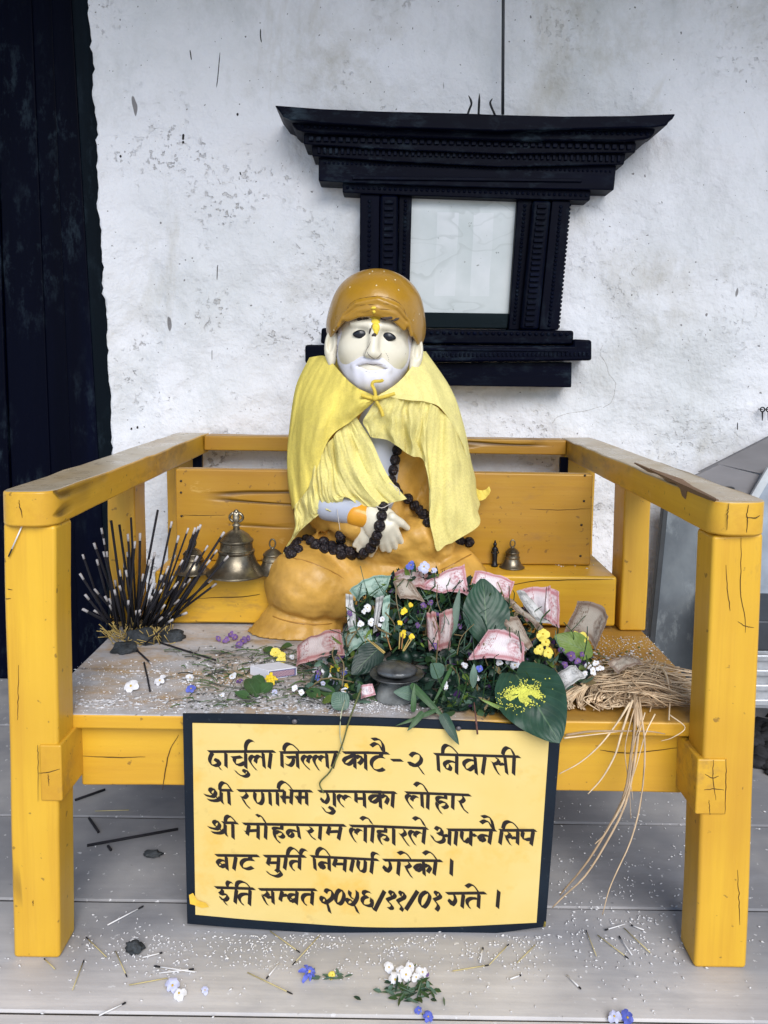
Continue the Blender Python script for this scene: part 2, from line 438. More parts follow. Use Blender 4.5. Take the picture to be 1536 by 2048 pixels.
door = empty('wooden_door', at(60, 1380, YW)); tag(door, 'dark navy plank door in a worn frame left of the white wall', 'door')
def xs_at(xt, xb, z):      # a line that runs from (xt, 0) to (xb, 880) in the photograph
    A, B = at(xt, 0, YW), at(xb, 880, YW); t = (z - A.z) / (B.z - A.z); return A.x + (B.x - A.x) * t
def slanted(bm, l, r, y0, y1, z0=0.0, z1=2.6, steps=1):
    prism(bm, [(xs_at(*l, z0), y0, z0), (xs_at(*r, z0), y0, z0), (xs_at(*r, z1), y0, z1), (xs_at(*l, z1), y0, z1)], (0, y1 - y0, 0))
bm = bmesh.new(); slanted(bm, (141, 193), (196, 245), YW + .006, YW + .1)
link('door_jamb', bm, M_dw_g, door, bevel=.004)
bm = bmesh.new(); slanted(bm, (95, 133), (139.6, 191.6), YW + .018, YW + .1)
link('door_stile', bm, M_dw_z, door, bevel=.006)
for k, (l, r) in enumerate((((52, 88), (94, 132)), ((-30, 5), (51, 87)), ((-130, -95), (-31.5, 3.5)), ((-260, -225), (-131.5, -96.5)))):
    bm = bmesh.new(); slanted(bm, l, r, YW + .034 + .006 * (k % 2), YW + .1)
    link('door_plank', bm, M_dw_z, door, bevel=.005)

bm = bmesh.new(); box(bm, -3.2, at(-262, 1000, YW).x, YW - .004, YW + .12, 0, 2.62)
tag(link('wall', bm, M_wall, bevel=.004), 'stretch of whitewashed wall left of the dark door', 'wall')
# ------------------------------------------------------------------ carved window frame on the wall
win = empty('carved_window', at(900, 775, YW)); tag(win, 'black carved wooden window frame with a broad stepped cornice and cloudy pane', 'window')
def slab(name, pts, proud, mat, back=.0, bevel=.003, parent=win):
    bm = bmesh.new(); Y = YW - proud
    prism(bm, [at(x, y, Y) for x, y in pts], (0, proud - back + .004, 0))
    return link(name, bm, mat, parent, bevel=bevel)
slab('cornice', [(549,210),(640,217),(760,222),(930,226),(1000,229),(1130,232),(1260,231),(1352,227),(1346,237),(1339,241),(1335,250),(1313,254),(1000,262),(760,254),(640,246),(581,240),(574,236),(566,233),(560,224)], .15, M_dw_x, bevel=.004)
slab('cornice_moulding', [(581,240.5),(640,246.5),(760,254.5),(1000,262.5),(1313,254.5),(1310,266),(1302,275),(1288,279),(1250,283),(1000,281),(760,272),(640,267),(607,264),(592,258),(584,250)], .125, M_dw_x, bevel=.006)
slab('stepped_beam', [(607,267.5),(760,273),(1000,282),(1273,285),(1271,305),(1000,308),(760,298),(607,288)], .105, M_dw_x)
slab('stepped_beam', [(624,289.5),(760,298.5),(1000,308.5),(1252,306.5),(1248,329),(1000,334),(760,322),(624,312)], .09, M_dw_x)
slab('stepped_beam', [(637,313),(760,322.5),(1000,334.5),(1233,330),(1228,380),(1000,376),(760,368),(637,362)], .075, M_dw_x)
slab('stepped_beam', [(685,364.5),(760,368.5),(1000,376.5),(1182,380.5),(1180,401),(1034,398),(822,391),(720,387),(685,385)], .06, M_dw_x)
slab('outer_post', [(720,387.5),(760,389),(757,700),(718,700)], .05, M_dw_z)
slab('carved_column', [(760.5,389),(797,390),(794,700),(757.5,700)], .068, M_dw_z, bevel=.008)
slab('inner_jamb', [(797.5,390),(824,391.5),(817,660),(794.5,660)], .045, M_dw_z)
slab('outer_post', [(1104,401),(1141,401.5),(1117,660),(1078,660)], .05, M_dw_z)
slab('carved_column', [(1066,400),(1103.5,401),(1077.5,660),(1040,660)], .068, M_dw_z, bevel=.008)
slab('inner_jamb', [(1035,398),(1065.5,400),(1039.5,660),(1017,660)], .045, M_dw_z)
slab('sash_rail', [(817,624),(1018,627),(1015,657),(816,655)], .03, dark_wood('greenish_sash', (.06,1,1), (.006,.012,.016), 8))
slab('window_sill', [(643,655.5),(1148,661),(1147,689),(641,687)], .085, M_dw_x, bevel=.006)
slab('window_sill', [(610,689.5),(642,689.5),(1147,691.5),(1147,678),(1184,680),(1184,721),(610,727)], .10, M_dw_x, bevel=.006)
slab('base_board', [(655,728),(1144,724),(1143,775),(655,768)], .07, M_dw_x)
# carved relief: rows of studs and notches worked into their boards
def studs(name, a, b, n, proud, r, mat, sz=None):
    bm = bmesh.new(); A, B = at(*a, YW - proud), at(*b, YW - proud)
    for i in range(n):
        p = A.lerp(B, (i + .5) / n)
        if sz: box(bm, p.x - sz[0], p.x + sz[0], p.y - r, p.y + .004, p.z - sz[1], p.z + sz[1])
        else: blob(bm, p, (r, r * .7, r), 1)
    return link(name, bm, mat, win, bevel=.0015 if sz else 0)
M_dw_r = dark_wood('dark_relief_wood', (1, 1, 1), (.0015, .003, .012), 2, .4)
studs('bead_row', (600, 253), (1300, 268), 60, .125, .006, M_dw_r)
studs('tooth_row', (615, 278), (1265, 295), 44, .105, .006, M_dw_r, (.006, .006))
studs('tooth_row', (632, 301), (1243, 318), 52, .09, .005, M_dw_r, (.004, .008))
studs('bead_row', (645, 326), (1225, 343), 64, .075, .004, M_dw_r)
studs('moulding_strip', (642, 352), (1226, 366), 1, .075, .006, M_dw_r, (.295, .004))
studs('bead_row', (690, 375), (1178, 391), 46, .06, .005, M_dw_r)
for a, b, pr in (((778, 398), (775, 690), .068), ((1084, 408), (1058, 655), .068)):
    studs('notch_row', a, b, 22, pr, .007, M_dw_r, (.012, .0045))
for a, b, pr in (((739, 398), (737, 690), .05), ((811, 398), (805, 650), .045), ((1122, 410), (1098, 655), .05), ((1050, 408), (1028, 650), .045), ((1139, 406), (1116, 657), .04)):
    studs('bead_row', a, b, 30, pr, .0055, M_dw_r)
studs('bead_row', (820, 665), (1140, 669), 26, .085, .006, M_dw_r)
studs('moulding_strip', (840, 700), (1140, 700), 1, .10, .004, M_dw_r, (.19, .003))
studs('tooth_row', (840, 710), (1180, 708), 40, .10, .004, M_dw_r, (.003, .005))
# cloudy pane: stained, with reflected bands painted in
a = N('cloudy_glass')
c = a.ramp(a.noise(6, 5, .6), [(.3, (.50, .55, .565)), (.6, (.60, .64, .665)), (.8, (.69, .72, .75))])
x = a.xyz()
ctr = at(900, 500, YW)
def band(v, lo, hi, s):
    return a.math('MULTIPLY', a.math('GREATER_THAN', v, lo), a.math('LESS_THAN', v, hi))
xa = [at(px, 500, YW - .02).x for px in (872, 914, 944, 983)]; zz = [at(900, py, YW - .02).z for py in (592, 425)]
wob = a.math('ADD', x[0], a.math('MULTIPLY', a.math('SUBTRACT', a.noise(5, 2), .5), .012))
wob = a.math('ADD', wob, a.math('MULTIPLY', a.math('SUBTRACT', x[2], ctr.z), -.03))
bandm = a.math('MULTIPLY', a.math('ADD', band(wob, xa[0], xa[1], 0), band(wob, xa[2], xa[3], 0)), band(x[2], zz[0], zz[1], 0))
c = a.mix(a.math('MULTIPLY', a.math('MULTIPLY', bandm, a.ramp(a.noise(8, 4), [(.35, .2), (.6, 1.)])), .42), c, (.78, .79, .85))      # two bright reflections painted into the pane colour
tide = a.ramp(a.noise(3.3, 3, .5, (1, 1, 1.8), dist=.5), [(.47, 0.), (.495, 1.), (.5, 0.), (.56, 0.), (.575, .7), (.58, 0.)])
c = a.mix(a.math('MULTIPLY', tide, .5), c, (.40, .44, .45))
c = a.mix(a.ramp(a.noise(40, 4, .7, loc=(1, 1, 1)), [(.68, 0.), (.72, .8)]), c, (.16, .18, .18))
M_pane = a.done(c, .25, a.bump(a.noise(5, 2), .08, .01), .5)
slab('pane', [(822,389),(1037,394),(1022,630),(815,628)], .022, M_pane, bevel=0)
bm = bmesh.new()
for pts in ([(938,228),(934,218),(941,207),(941,199),(937,192)],):
    pass
tri = empty('trident', at(960, 228, YW - .12)); tag(tri, 'small black iron trident with three prongs standing on the window cornice', 'trident')
M_iron = simple('black_iron', (.012, .014, .018), .5, metal=.6)
for pts, rr in (([(935,230),(939,218),(943,208),(941,199),(937,191)], .0028), ([(957,230),(958,210),(959,187)], .003), ([(990,230),(985,219),(981,209),(981,203),(985,197)], .0028)):
    bm = bmesh.new(); tube(bm, curve([at(x, y, YW - .12) for x, y in pts], 10), [rr] * 7 + [rr*.8, rr*.55, .0006], 8)
    link('prong', bm, M_iron, tri, smooth=True)
bm = bmesh.new(); tube(bm, [at(1005.5, 229, YW - .06), at(1006.5, 0, YW - .05), at(1008, -160, YW - .045)], .0042, 10)
tag(link('wall_rod', bm, simple('dull_rod', (.022, .026, .034), .5), smooth=True), 'thin dark rod running up the wall from the window cornice', 'rod')

# small things on the wall
for k, (x, y) in enumerate(((1525, 819), (1537, 819))):
    bm = bmesh.new(); p = at(x, y, YW - .015)
    tube(bm, [p + Vector((.006*math.cos(t), 0, .006*math.sin(t))) for t in np.linspace(0, 2*math.pi, 14)], .0018, 6)
    tube(bm, [p + Vector((0, 0, -.006)), p + Vector((.001, 0, -.03))], [.0022, .0012], 6)
    tube(bm, [p + Vector((0, 0, 0)), p + Vector((0, .03, .0))], .0015, 6)
    o = link('wall_hook', bm, M_iron, smooth=True)
    tag(o, ['small iron eye hook in the wall above the grey boards, further from the edge', 'small iron eye hook in the wall at the very right edge'][k], 'hook')
# ------------------------------------------------------------------ yellow bench
bench = empty('bench', flat(760, 1928, 0)); tag(bench, 'yellow painted wooden bench with thick square posts and flat armrests', 'bench')
SEAT = .3614; ARM = .7221; ARMB = .6705
Y_z = [yellow_wood('yellow_paint_post_%d' % i, ST['z'], .05, seed=i*2.3) for i in range(2)]
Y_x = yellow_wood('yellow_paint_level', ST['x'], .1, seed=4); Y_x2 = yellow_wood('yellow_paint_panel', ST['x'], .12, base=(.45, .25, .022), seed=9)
Y_y = yellow_wood('yellow_paint_arm', ST['y'], .25, seed=6); Y_zi = yellow_wood('yellow_paint_upright', ST['z'], .1, base=(.66, .375, .03), seed=12)
Y_e = yellow_wood('yellow_end_grain', (1, 1, 1), .2, seed=3)
# worn varnish and dirt on the armrest tops, pale sky sheen painted in
a = N('armrest_top_grime_sheen')
c = a.ramp(a.noise(6, 6, .65, (1, .15, 1)), [(.3, (.30, .20, .09)), (.55, (.46, .34, .18)), (.8, (.56, .46, .31))])
c = a.mix(a.ramp(a.noise(5, 4, .6, (1, .4, 1), loc=(3, 3, 3)), [(.42, 0.), (.62, .8)]), c, (.50, .44, .34))
c = a.mix(a.ramp(a.noise(30, 5, .7, (1, .3, 1), loc=(7, 3, 1)), [(.62, 0.), (.72, .7)]), c, (.10, .055, .025))
M_armtop = a.done(c, a.ramp(a.noise(20, 3), [(.3, .22), (.8, .45)]), a.bump(a.noise(25, 5, .6, (1, .15, 1)), .3, .003), .5)

def dented(bm, amp=.0015, sc=9):
    for v in bm.verts:
        v.co += Vector((mnoise.noise(v.co * sc), mnoise.noise(v.co * sc + Vector((5, 0, 0))), mnoise.noise(v.co * sc + Vector((0, 5, 0))))) * amp
def beam(bm, lo, hi, axis, cuts=12, amp=.0016):
    """squared timber cut into short lengths so that it can be slightly uneven"""
    vs = box(bm, lo[0], hi[0], lo[1], hi[1], lo[2], hi[2])
    es = [e for e in {e for v in vs for e in v.link_edges} if abs((e.verts[0].co - e.verts[1].co)[axis]) > 1e-5]
    bmesh.ops.subdivide_edges(bm, edges=es, cuts=cuts, use_grid_fill=True)
    dented(bm, amp)
def post(fr, depth, mat, sd):
    bm = bmesh.new(); P = [at(x, y, 0) for x, y in fr]
    rows = 14; ring = []
    for i in range(rows + 1):
        t = i / rows; l = P[0].lerp(P[3], t); r = P[1].lerp(P[2], t)
        for k in (l, r): k.x += .0018 * mnoise.noise(Vector((sd, 0, t * 3)))
        if i == rows: l.z = r.z = 0.0
        ring.append([bm.verts.new(q) for q in (l, r, Vector((r.x + (.001 if 0 else 0), depth, r.z)), Vector((l.x, depth, l.z)))])
    for i in range(rows):
        for k in range(4): bm.faces.new((ring[i][k], ring[i][(k+1)%4], ring[i+1][(k+1)%4], ring[i+1][k]))
    bm.faces.new(ring[0]); bm.faces.new(ring[-1][::-1])
    return link('post', bm, mat, bench, bevel=.006, segs=3)
dpt = .062
post([(5, 1045), (111, 1052), (119, 1909), (26, 1912)], dpt, Y_z[0], 1)
post([(1426, 1072), (1528, 1066), (1493, 1945), (1388, 1945)], dpt, Y_z[1], 5)
# armrests, rounded at the front
def arm(sgn):
    xi = .470 if sgn > 0 else -.4795; xo = (at(1534, 1030, 0).x if sgn > 0 else at(0, 1015, 0).x)
    xo_b = .550 if sgn > 0 else -.562
    yb = 1.005; yf = -.012
    w = abs(xo - xi); out = []
    r = .028
    c1 = (xo - sgn * r, yf + r); c2 = (xi + sgn * r * 1.1, yf + r * 1.0)
    for k in range(7):
        t = R(90) * k / 6; out.append((c2[0] - sgn * r * 1.1 * math.cos(t), c2[1] - r * math.sin(t)))
    for k in range(7):
        t = R(90) * k / 6; out.append((c1[0] + sgn * r * math.sin(t), c1[1] - r * math.cos(t)))
    for k in range(1, 15): out.append((xo + (xo_b - xo) * k / 14, yf + r + (yb - yf - r) * k / 14))
    for k in range(14, 0, -1): out.append((xi, yf + r + (yb - yf - r) * k / 14 - (.0 if k < 14 else 0)))
    bm = bmesh.new()
    lo = [bm.verts.new((x + .0022 * mnoise.noise(Vector((x*5, y*9, 1))), y, ARMB + .001)) for x, y in out]
    hi = [bm.verts.new((x + .003 * mnoise.noise(Vector((x*5, y*14, 4))), y, ARM + .0035 * mnoise.noise(Vector((x*9, y*11, 2))))) for x, y in out]
    n = len(out)
    for i in range(n): bm.faces.new((lo[i], lo[(i+1)%n], hi[(i+1)%n], hi[i]))
    f = bm.faces.new(hi); f.material_index = 1
    bm.faces.new(lo[::-1])
    return link('armrest', bm, [Y_y, M_armtop], bench, bevel=.004, segs=3)
arm(-1); arm(1)
# chipped splinter of bare wood along the right armrest's inner edge
M_bare = simple('bare_splintered_wood', (.20, .115, .06), .8, st=(1, .1, 1), bump=.5)
def at_x(x, y, X):
    d = ray(x, y); return CP + d * ((X - CP.x) / d.x)
up = [(1268,925),(1300,939),(1333,954),(1352,963),(1372,972),(1400,985),(1432,999)]
dn = [(1268,927),(1296,944),(1318,950),(1338,964),(1350,966),(1360,978),(1364,992),(1370,998),(1373,982),(1392,990),(1415,999),(1432,1002)]
bm = bmesh.new(); prism(bm, [at_x(x, y, .4688) for x, y in up + dn[::-1]], (.004, 0, 0)); link('bare_chip', bm, M_bare, bench)
bm = bmesh.new()
tp = [flat(x, y, ARM + .0035) for x, y in ((1300,936),(1335,948),(1365,958),(1385,972),(1432,996),(1430,1000),(1372,973),(1333,957))]
prism(bm, tp, (0, 0, -.003)); link('bare_chip', bm, M_bare, bench)
bm = bmesh.new()
YB = .934
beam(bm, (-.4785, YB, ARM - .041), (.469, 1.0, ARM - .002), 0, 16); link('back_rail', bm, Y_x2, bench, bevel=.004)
# uprights that carry the armrests half way back
YM = .486
def upright(x0, x1, depth, z1=ARMB - .0, z0=SEAT + .001):
    bm = bmesh.new(); beam(bm, (x0, YM, z0), (x1, YM + depth, z1), 2, 8); return link('middle_post', bm, Y_zi, bench, bevel=.005, segs=3)
upright(at(1246, 1100, YM).x, at(1299, 1100, YM).x, .08)
upright(at(216, 1100, YM).x, at(271, 1100, YM).x, .075)
# seat
a = N('seat_plank')
c = a.ramp(a.noise(8, 6, .65, (.06, 1, 1)), [(.25, (.30, .15, .025)), (.5, (.43, .235, .04)), (.8, (.52, .31, .07))])
x = a.xyz()
left = a.ramp(a.math('ADD', a.math('MULTIPLY', x[0], -1.6), a.math('MULTIPLY', a.noise(6, 4, .6), .7)), [(.02, 0.), (.28, 1.)])
dustn = a.ramp(a.noise(13, 8, .75, (.6, 1, 1)), [(.36, .25), (.55, 1.)])
c = a.mix(a.math('MULTIPLY', a.math('MULTIPLY', left, dustn), .92), c, (.40, .40, .42))
c = a.mix(a.math('MULTIPLY', a.math('MULTIPLY', left, a.ramp(a.noise(20, 8, .78, (.8, 1, 1), loc=(3, 3, 3)), [(.44, 0.), (.70, 1.)])), .6), c, (.68, .68, .72))
c = a.mix(a.math('MULTIPLY', left, a.ramp(a.noise(13, 5, .7, (.12, 1, 1), loc=(1, 6, 3)), [(.55, 0.), (.66, .75)])), c, (.12, .115, .12))
c = a.mix(a.ramp(a.noise(55, 3, .6, loc=(4, 4, 1)), [(.66, 0.), (.7, .7)]), c, (.12, .10, .08))
M_seat = a.done(c, .55, a.bump(a.noise(20, 6, .65, (.15, 1, 1)), .5, .004), .4)
bm = bmesh.new()
sl, sr = flat(148, 1341, SEAT).x, flat(1380, 1361, SEAT).x
yS = .058
box(bm, sl, sr, yS, .93, SEAT - .024, SEAT, 0)
bm.faces.ensure_lookup_table()
for f in bm.faces: f.normal_update(); f.material_index = 1 if abs(f.normal.z) < .5 else 0
link('seat', bm, [M_seat, Y_x], bench, bevel=.004)
# front rail and the side rails whose ends show in the posts
bm = bmesh.new()
z1, z0 = at(300, 1457, .08).z, at(300, 1572, .08).z
xl, xr = at(160, 1500, .08).x, at(1367, 1500, .08).x
beam(bm, (xl, .08, z0), (xr, .125, SEAT - .0265), 0, 16); link('front_rail', bm, Y_x, bench, bevel=.004)
for (xa, xb, ya, yb_) in ((77, 124, 1491, 1604), (1396, 1452, 1519, 1631)):
    A, B = at(xa, ya, -.004), at(xb, yb_, -.004)
    bm = bmesh.new()
    x0, x1 = A.x, B.x
    beam(bm, (x0, -.0035, B.z), (x1, .9, A.z), 1, 10, .001); link('side_rail', bm, Y_e, bench, bevel=.003)
# raised ledges at the back of the seat, left and right of the figure
LZ = .476; YL = .492
bm = bmesh.new(); beam(bm, (at(309, 1200, YL).x, YL, SEAT + .003), (at(548, 1200, YL).x, .70, LZ), 0, 8); link('ledge', bm, Y_x, bench, bevel=.006, segs=3)
bm = bmesh.new(); beam(bm, (at(960, 1200, YL).x, YL, SEAT + .008), (at(1233, 1200, YL).x, .70, LZ), 0, 8); link('ledge', bm, Y_x, bench, bevel=.006, segs=3)
YP = flat(760, 1127, LZ).y
YP = min(max(YP, .58), .69)
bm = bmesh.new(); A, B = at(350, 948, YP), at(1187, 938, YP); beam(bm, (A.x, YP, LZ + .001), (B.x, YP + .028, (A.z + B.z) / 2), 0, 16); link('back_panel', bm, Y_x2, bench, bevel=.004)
PZ = (A.z + B.z) / 2
for (xa, xb) in ((332, 397), (1130, 1192)):
    bm = bmesh.new(); beam(bm, (at(xa, 920, .93).x, .934, .05), (at(xb, 920, .93).x, .99, ARM - .043), 2, 8); link('rear_post', bm, Y_zi, bench, bevel=.004)
for (xa, xb) in ((385, 403), (1121, 1137)):  # thin dark upright strips before the rear posts
    bm = bmesh.new(); box(bm, at(xa, 920, .915).x, at(xb, 920, .915).x, .9145, .931, .40, ARM - .045); link('dark_strip', bm, M_dw_z, bench, bevel=.002)
# nail heads in the back panel
bm = bmesh.new()
for x, y in ((362, 962), (362, 985), (363, 1032), (1170, 951), (1168, 1002), (1163, 1050), (1161, 1112)):
    p = at(x, y, YP - .001); blob(bm, p, (.003, .0015, .003), 1)
link('nail_heads', bm, simple('nail_iron', (.03, .02, .012)), bench)['kind'] = 'stuff'
# deep cracks in posts and panel, cut in as thin dark splits
def crack(bm, pts, Y, w=.0006):
    P = curve([at(x, y, Y) for x, y in pts], 14)
    for i, p in enumerate(P):
        p.x += .0016 * mnoise.noise(Vector((i * .9, pts[0][0], 2))); p.z += .0010 * mnoise.noise(Vector((i * 1.3, pts[0][1], 7)))
    n = len(P); tube(bm, P, [w * (.35 + .65 * math.sin(math.pi * (i + .6) / n) * (1 + .5 * mnoise.noise(Vector((i * 1.7, 3, pts[0][0]))))) for i in range(n)], 4)
M_crack = simple('crack_dark_wood', (.045, .022, .008), .9)
bm = bmesh.new()
for pts in ([(1482,1075),(1482,1130),(1481,1185),(1490,1235),(1491,1265)], [(1452,1130),(1454,1170),(1459,1210),(1460,1222)], [(1476,1243),(1490,1252),(1508,1255)], [(37,1330),(36,1400),(35,1440)], [(1475,1740),(1478,1800),(1480,1850)],
            [(66,1800),(66,1812)], [(75,1490),(76,1520),(76,1603)], [(77,1546),(95,1545),(120,1538)], [(96,1548),(98,1572)], [(1452,1518),(1452,1560),(1450,1628)], [(1410,1548),(1425,1556),(1438,1552)], [(1408,1580),(1430,1578),(1448,1580)], [(1427,1520),(1426,1556),(1432,1600)], [(1418,1600),(1420,1630)], [(15,1178),(24,1180)], [(10,1198),(22,1197)]):
    crack(bm, pts, -.0003 if pts[0][1] < 1480 or pts[0][1] > 1640 else -.0038)
link('paint_cracks', bm, M_crack, bench)['kind'] = 'stuff'
bm = bmesh.new()
for pts in ([(38,1000),(39,1012),(43,1025),(44,1036)], [(1497,1010),(1494,1030),(1495,1045),(1493,1065)], [(1458,1006),(1455,1030),(1454,1060)], [(1492,1034),(1510,1036),(1520,1031)]):
    crack(bm, pts, -.0125, .0007)
link('paint_cracks', bm, M_crack, bench)['kind'] = 'stuff'
bm = bmesh.new()
for pts in ([(395,1197),(440,1195),(480,1194),(512,1190),(520,1188)], [(985,1180),(1060,1163),(1130,1160),(1225,1158)]):
    crack(bm, pts, YL - .0008, .0008)
link('paint_cracks', bm, M_crack, bench)['kind'] = 'stuff'
bm = bmesh.new()
for pts in ([(365,1030),(400,1031),(450,1030)], [(1060,1018),(1120,1020),(1180,1017)]):
    crack(bm, pts, YP - .0004, .0006)
crack(bm, [(325,1580),(330,1545),(340,1500),(358,1470)], .079, .0008)
crack(bm, [(165,1512),(230,1515),(290,1514)], .0792, .0006); crack(bm, [(1200,1500),(1260,1506),(1360,1495)], .0792, .0007)
link('paint_cracks', bm, M_crack, bench)['kind'] = 'stuff'
# ------------------------------------------------------------------ seated painted statue
st = empty('statue', flat(757, 1285, SEAT)); tag(st, 'painted statue of a cross-legged bearded old man in a yellow turban and robe', 'statue')
def paint(name, col, rough=.35, var=.15, dirt=(.25, .13, .03), dscale=9, damt=.5, bump=.25, coat=.25):
    a = N(name)
    c = a.ramp(a.noise(8, 5, .6), [(.3, tuple(x*(1-var) for x in col)), (.55, col), (.8, tuple(min(1, x*(1+var)) for x in col))])
    c = a.mix(a.math('MULTIPLY', a.ramp(a.noise(dscale, 6, .7, loc=(3, 1, 2)), [(.5, 0.), (.72, 1.)]), damt), c, dirt)
    c = a.mix(a.ramp(a.noise(70, 3, .6, loc=(1, 5, 2)), [(.7, 0.), (.74, .5)]), c, dirt)
    nb = a.bump(a.noise(30, 5, .6), bump, .004); nb = a.bump(a.noise(7, 3), bump, .012, nb)
    return a.done(c, a.ramp(a.noise(12, 3, loc=(4, 4, 4)), [(.35, rough*.8), (.75, rough*1.5)]), nb, .5, coat=coat)
M_robe = paint('ochre_robe_paint', (.60, .335, .065), .5, .3, dirt=(.30, .155, .03), damt=.7, bump=.5, coat=.05); M_turban = paint('ochre_turban_paint', (.38, .20, .016), .32, .12, damt=.4, bump=.35, coat=.25)
M_skin = paint('cream_skin_paint', (.74, .69, .56), .35, .05, (.36, .30, .22), 14, .25, .12, .1)
M_beard = paint('white_beard_paint', (.74, .735, .82), .5, .04, (.45, .44, .48), 16, .2, .15, 0)
M_shirt = paint('grey_shirt_paint', (.40, .43, .52), .5, .08, (.28, .29, .33), 12, .4, .15, 0)
M_dot = simple('black_eye_paint', (.008, .009, .014), .25, bump=0)
def A(x, y, Y): return tuple(at(x, y, Y))
def body(P):
    d = sd_ell(P, A(757, 1120, .585), (.185, .105, .085))                       # hips
    d = smin(d, sd_ell(P, A(757, 960, .575), (.125, .08, .20)), .05)           # torso
    d = smin(d, sd_ell(P, A(757, 830, .585), (.148, .07, .07)), .05)          # shoulders
    d = smin(d, sd_cap(P, A(755, 800, .58), A(752, 740, .56), .055, .05), .03)  # neck
    for x, y, xe, ye, xw, yw in ((630, 835, 645, 1010, 715, 1048), (880, 835, 885, 1000, 858, 1060)):
        d = smin(d, sd_cap(P, A(x, y, .575), A(xe, ye, .55), .045, .043), .03)
        d = smin(d, sd_cap(P, A(xe, ye, .545), A(xw, yw, .475), .042, .036), .02)
    d = smin(d, sd_ell(P, A(615, 1170, .485), (.088, .085, .082)), .05)         # knees
    d = smin(d, sd_ell(P, A(892, 1168, .50), (.092, .085, .076)), .05)
    d = smin(d, sd_cap(P, A(640, 1150, .54), A(880, 1150, .54), .062), .05)
    d = smin(d, sd_cap(P, A(690, 1190, .49), A(830, 1190, .49), .055), .04)     # shins crossed in front
    d = smin(d, sd_ell(P, A(820, 1080, .49), (.085, .05, .045)), .03)           # gathered cloth in the lap
    c0, c1 = A(592, 1282, .462), A(612, 1196, .485)                             # skirt flaring out below the knee
    t = np.clip((P[2] - SEAT) / (c1[2] - SEAT), 0, 1)
    rx = .100 - .036 * t ** .8; ry = .066 - .020 * t
    cone = (np.sqrt(((P[0] - c0[0] - (c1[0]-c0[0])*t) / rx) ** 2 + ((P[1] - c0[1] - (c1[1]-c0[1])*t) / ry) ** 2) - 1) * .06
    cone = smax(cone, P[2] - c1[2], .01)
    d = smin(d, cone, .007)
    d = smin(d, sd_ell(P, A(900, 1250, .48), (.11, .08, .06)), .04)
    # carved seams and folds
    for pts in ([(580,1118,.41),(620,1128,.40),(660,1142,.40),(690,1160,.41)], [(880,1140,.41),(915,1122,.41),(950,1108,.42)], [(560,1232,.40),(600,1245,.395),(640,1250,.395),(680,1246,.41)]):
        d = smax(d, -(sd_path(P, [A(*p) for p in pts], .004)), .006) if False else d
    for k in range(7):
        x0 = 565 + k * 15
        d = d + .0028 * np.exp(-((P[0] - A(x0 + 40, 1200, .45)[0] + (P[2] - .42) * .25) / .006) ** 2) * np.clip((A(600, 1215, .45)[2] - P[2]) / .03, 0, 1) * (P[1] < .5) * (k % 2)
    d = d + .004 * np.sin(P[0] * 60 + P[2] * 90) * np.exp(-(((P[0] - A(850, 1050, .45)[0]) / .06) ** 2 + ((P[2] - A(850, 1050, .45)[2]) / .09) ** 2))
    # chiselled creases: radiating from the lap over both knees, down the sleeves and across the belly
    nz = .0009 * np.sin(P[0]*210 + 5*np.sin(P[2]*60)) * np.sin(P[2]*170 + 4*np.sin(P[0]*70)) + .0016 * np.sin(P[0]*90 + P[1]*60 + 3*np.sin(P[2]*40))
    d = d + nz
    for pts, w, dp in (([(600,1098),(640,1112),(672,1130),(700,1152)], .006, .007), ([(640,1090),(690,1115),(740,1135),(800,1140)], .006, .006), ([(960,1098),(915,1112),(880,1130)], .006, .007), ([(700,1128),(760,1150),(830,1152),(880,1140)], .007, .007),
                       ([(690,1190),(730,1180),(800,1176)], .006, .006), ([(840,1000),(830,1050),(850,1090)], .006, .006), ([(860,960),(852,1020),(872,1070)], .005, .006), ([(812,1030),(800,1075),(760,1110)], .006, .006), ([(648,1060),(655,1080),(672,1095)], .006, .005), ([(545,1215),(585,1226),(630,1240),(680,1243)], .006, .010)):
        q = [A(x, y, .44) for x, y in pts]
        e = None
        for i in range(len(q)-1):
            ax, az, bx, bz = q[i][0], q[i][2], q[i+1][0], q[i+1][2]
            dx, dz = bx-ax, bz-az; t = np.clip(((P[0]-ax)*dx + (P[2]-az)*dz)/(dx*dx+dz*dz), 0, 1)
            g = (P[0]-ax-t*dx)**2 + (P[2]-az-t*dz)**2
            e = g if e is None else np.minimum(e, g)
        d = d + .6 * dp * np.exp(-e / w**2) * (P[1] < .56)
    return np.maximum(d, SEAT + .002 - P[2])
lo = (A(480, 1280, .5)[0], .37, SEAT - .01); hi = (A(1030, 1280, .5)[0], .74, A(750, 715, .56)[2])
o = link('robe', skin(body, lo, hi, .0042), M_robe, st, smooth=True)
# raised seams of the robe across the knees
bm = bmesh.new()
def on_surface(fn, x, y, y0=.30, y1=.62):
    """first point of the modelled skin behind a place in the photograph"""
    Ys = np.linspace(y0, y1, 220); Q = np.array([A(x, y, Y) for Y in Ys]).T
    v = fn([Q[0], Q[1], Q[2]]); i = np.argmax(v < 0)
    return Vector(Q[:, i]) if (v < 0).any() else Vector(A(x, y, y1))
for pts in ([(583,1116),(612,1122),(640,1133),(665,1144),(688,1158)], [(878,1142),(900,1132),(925,1118),(948,1106)], [(540,1230),(565,1240),(600,1247),(640,1250),(672,1246)]):
    P = [on_surface(body, x, y) for x, y in curve([(x, y, 0) for x, y in pts], 12) for x, y in [(x, y)]] if False else [on_surface(body, q.x, q.y) for q in curve([Vector((x, y, 0)) for x, y in pts], 12)]
    tube(bm, P, [.0004] + [.0017] * 10 + [.0004], 6)
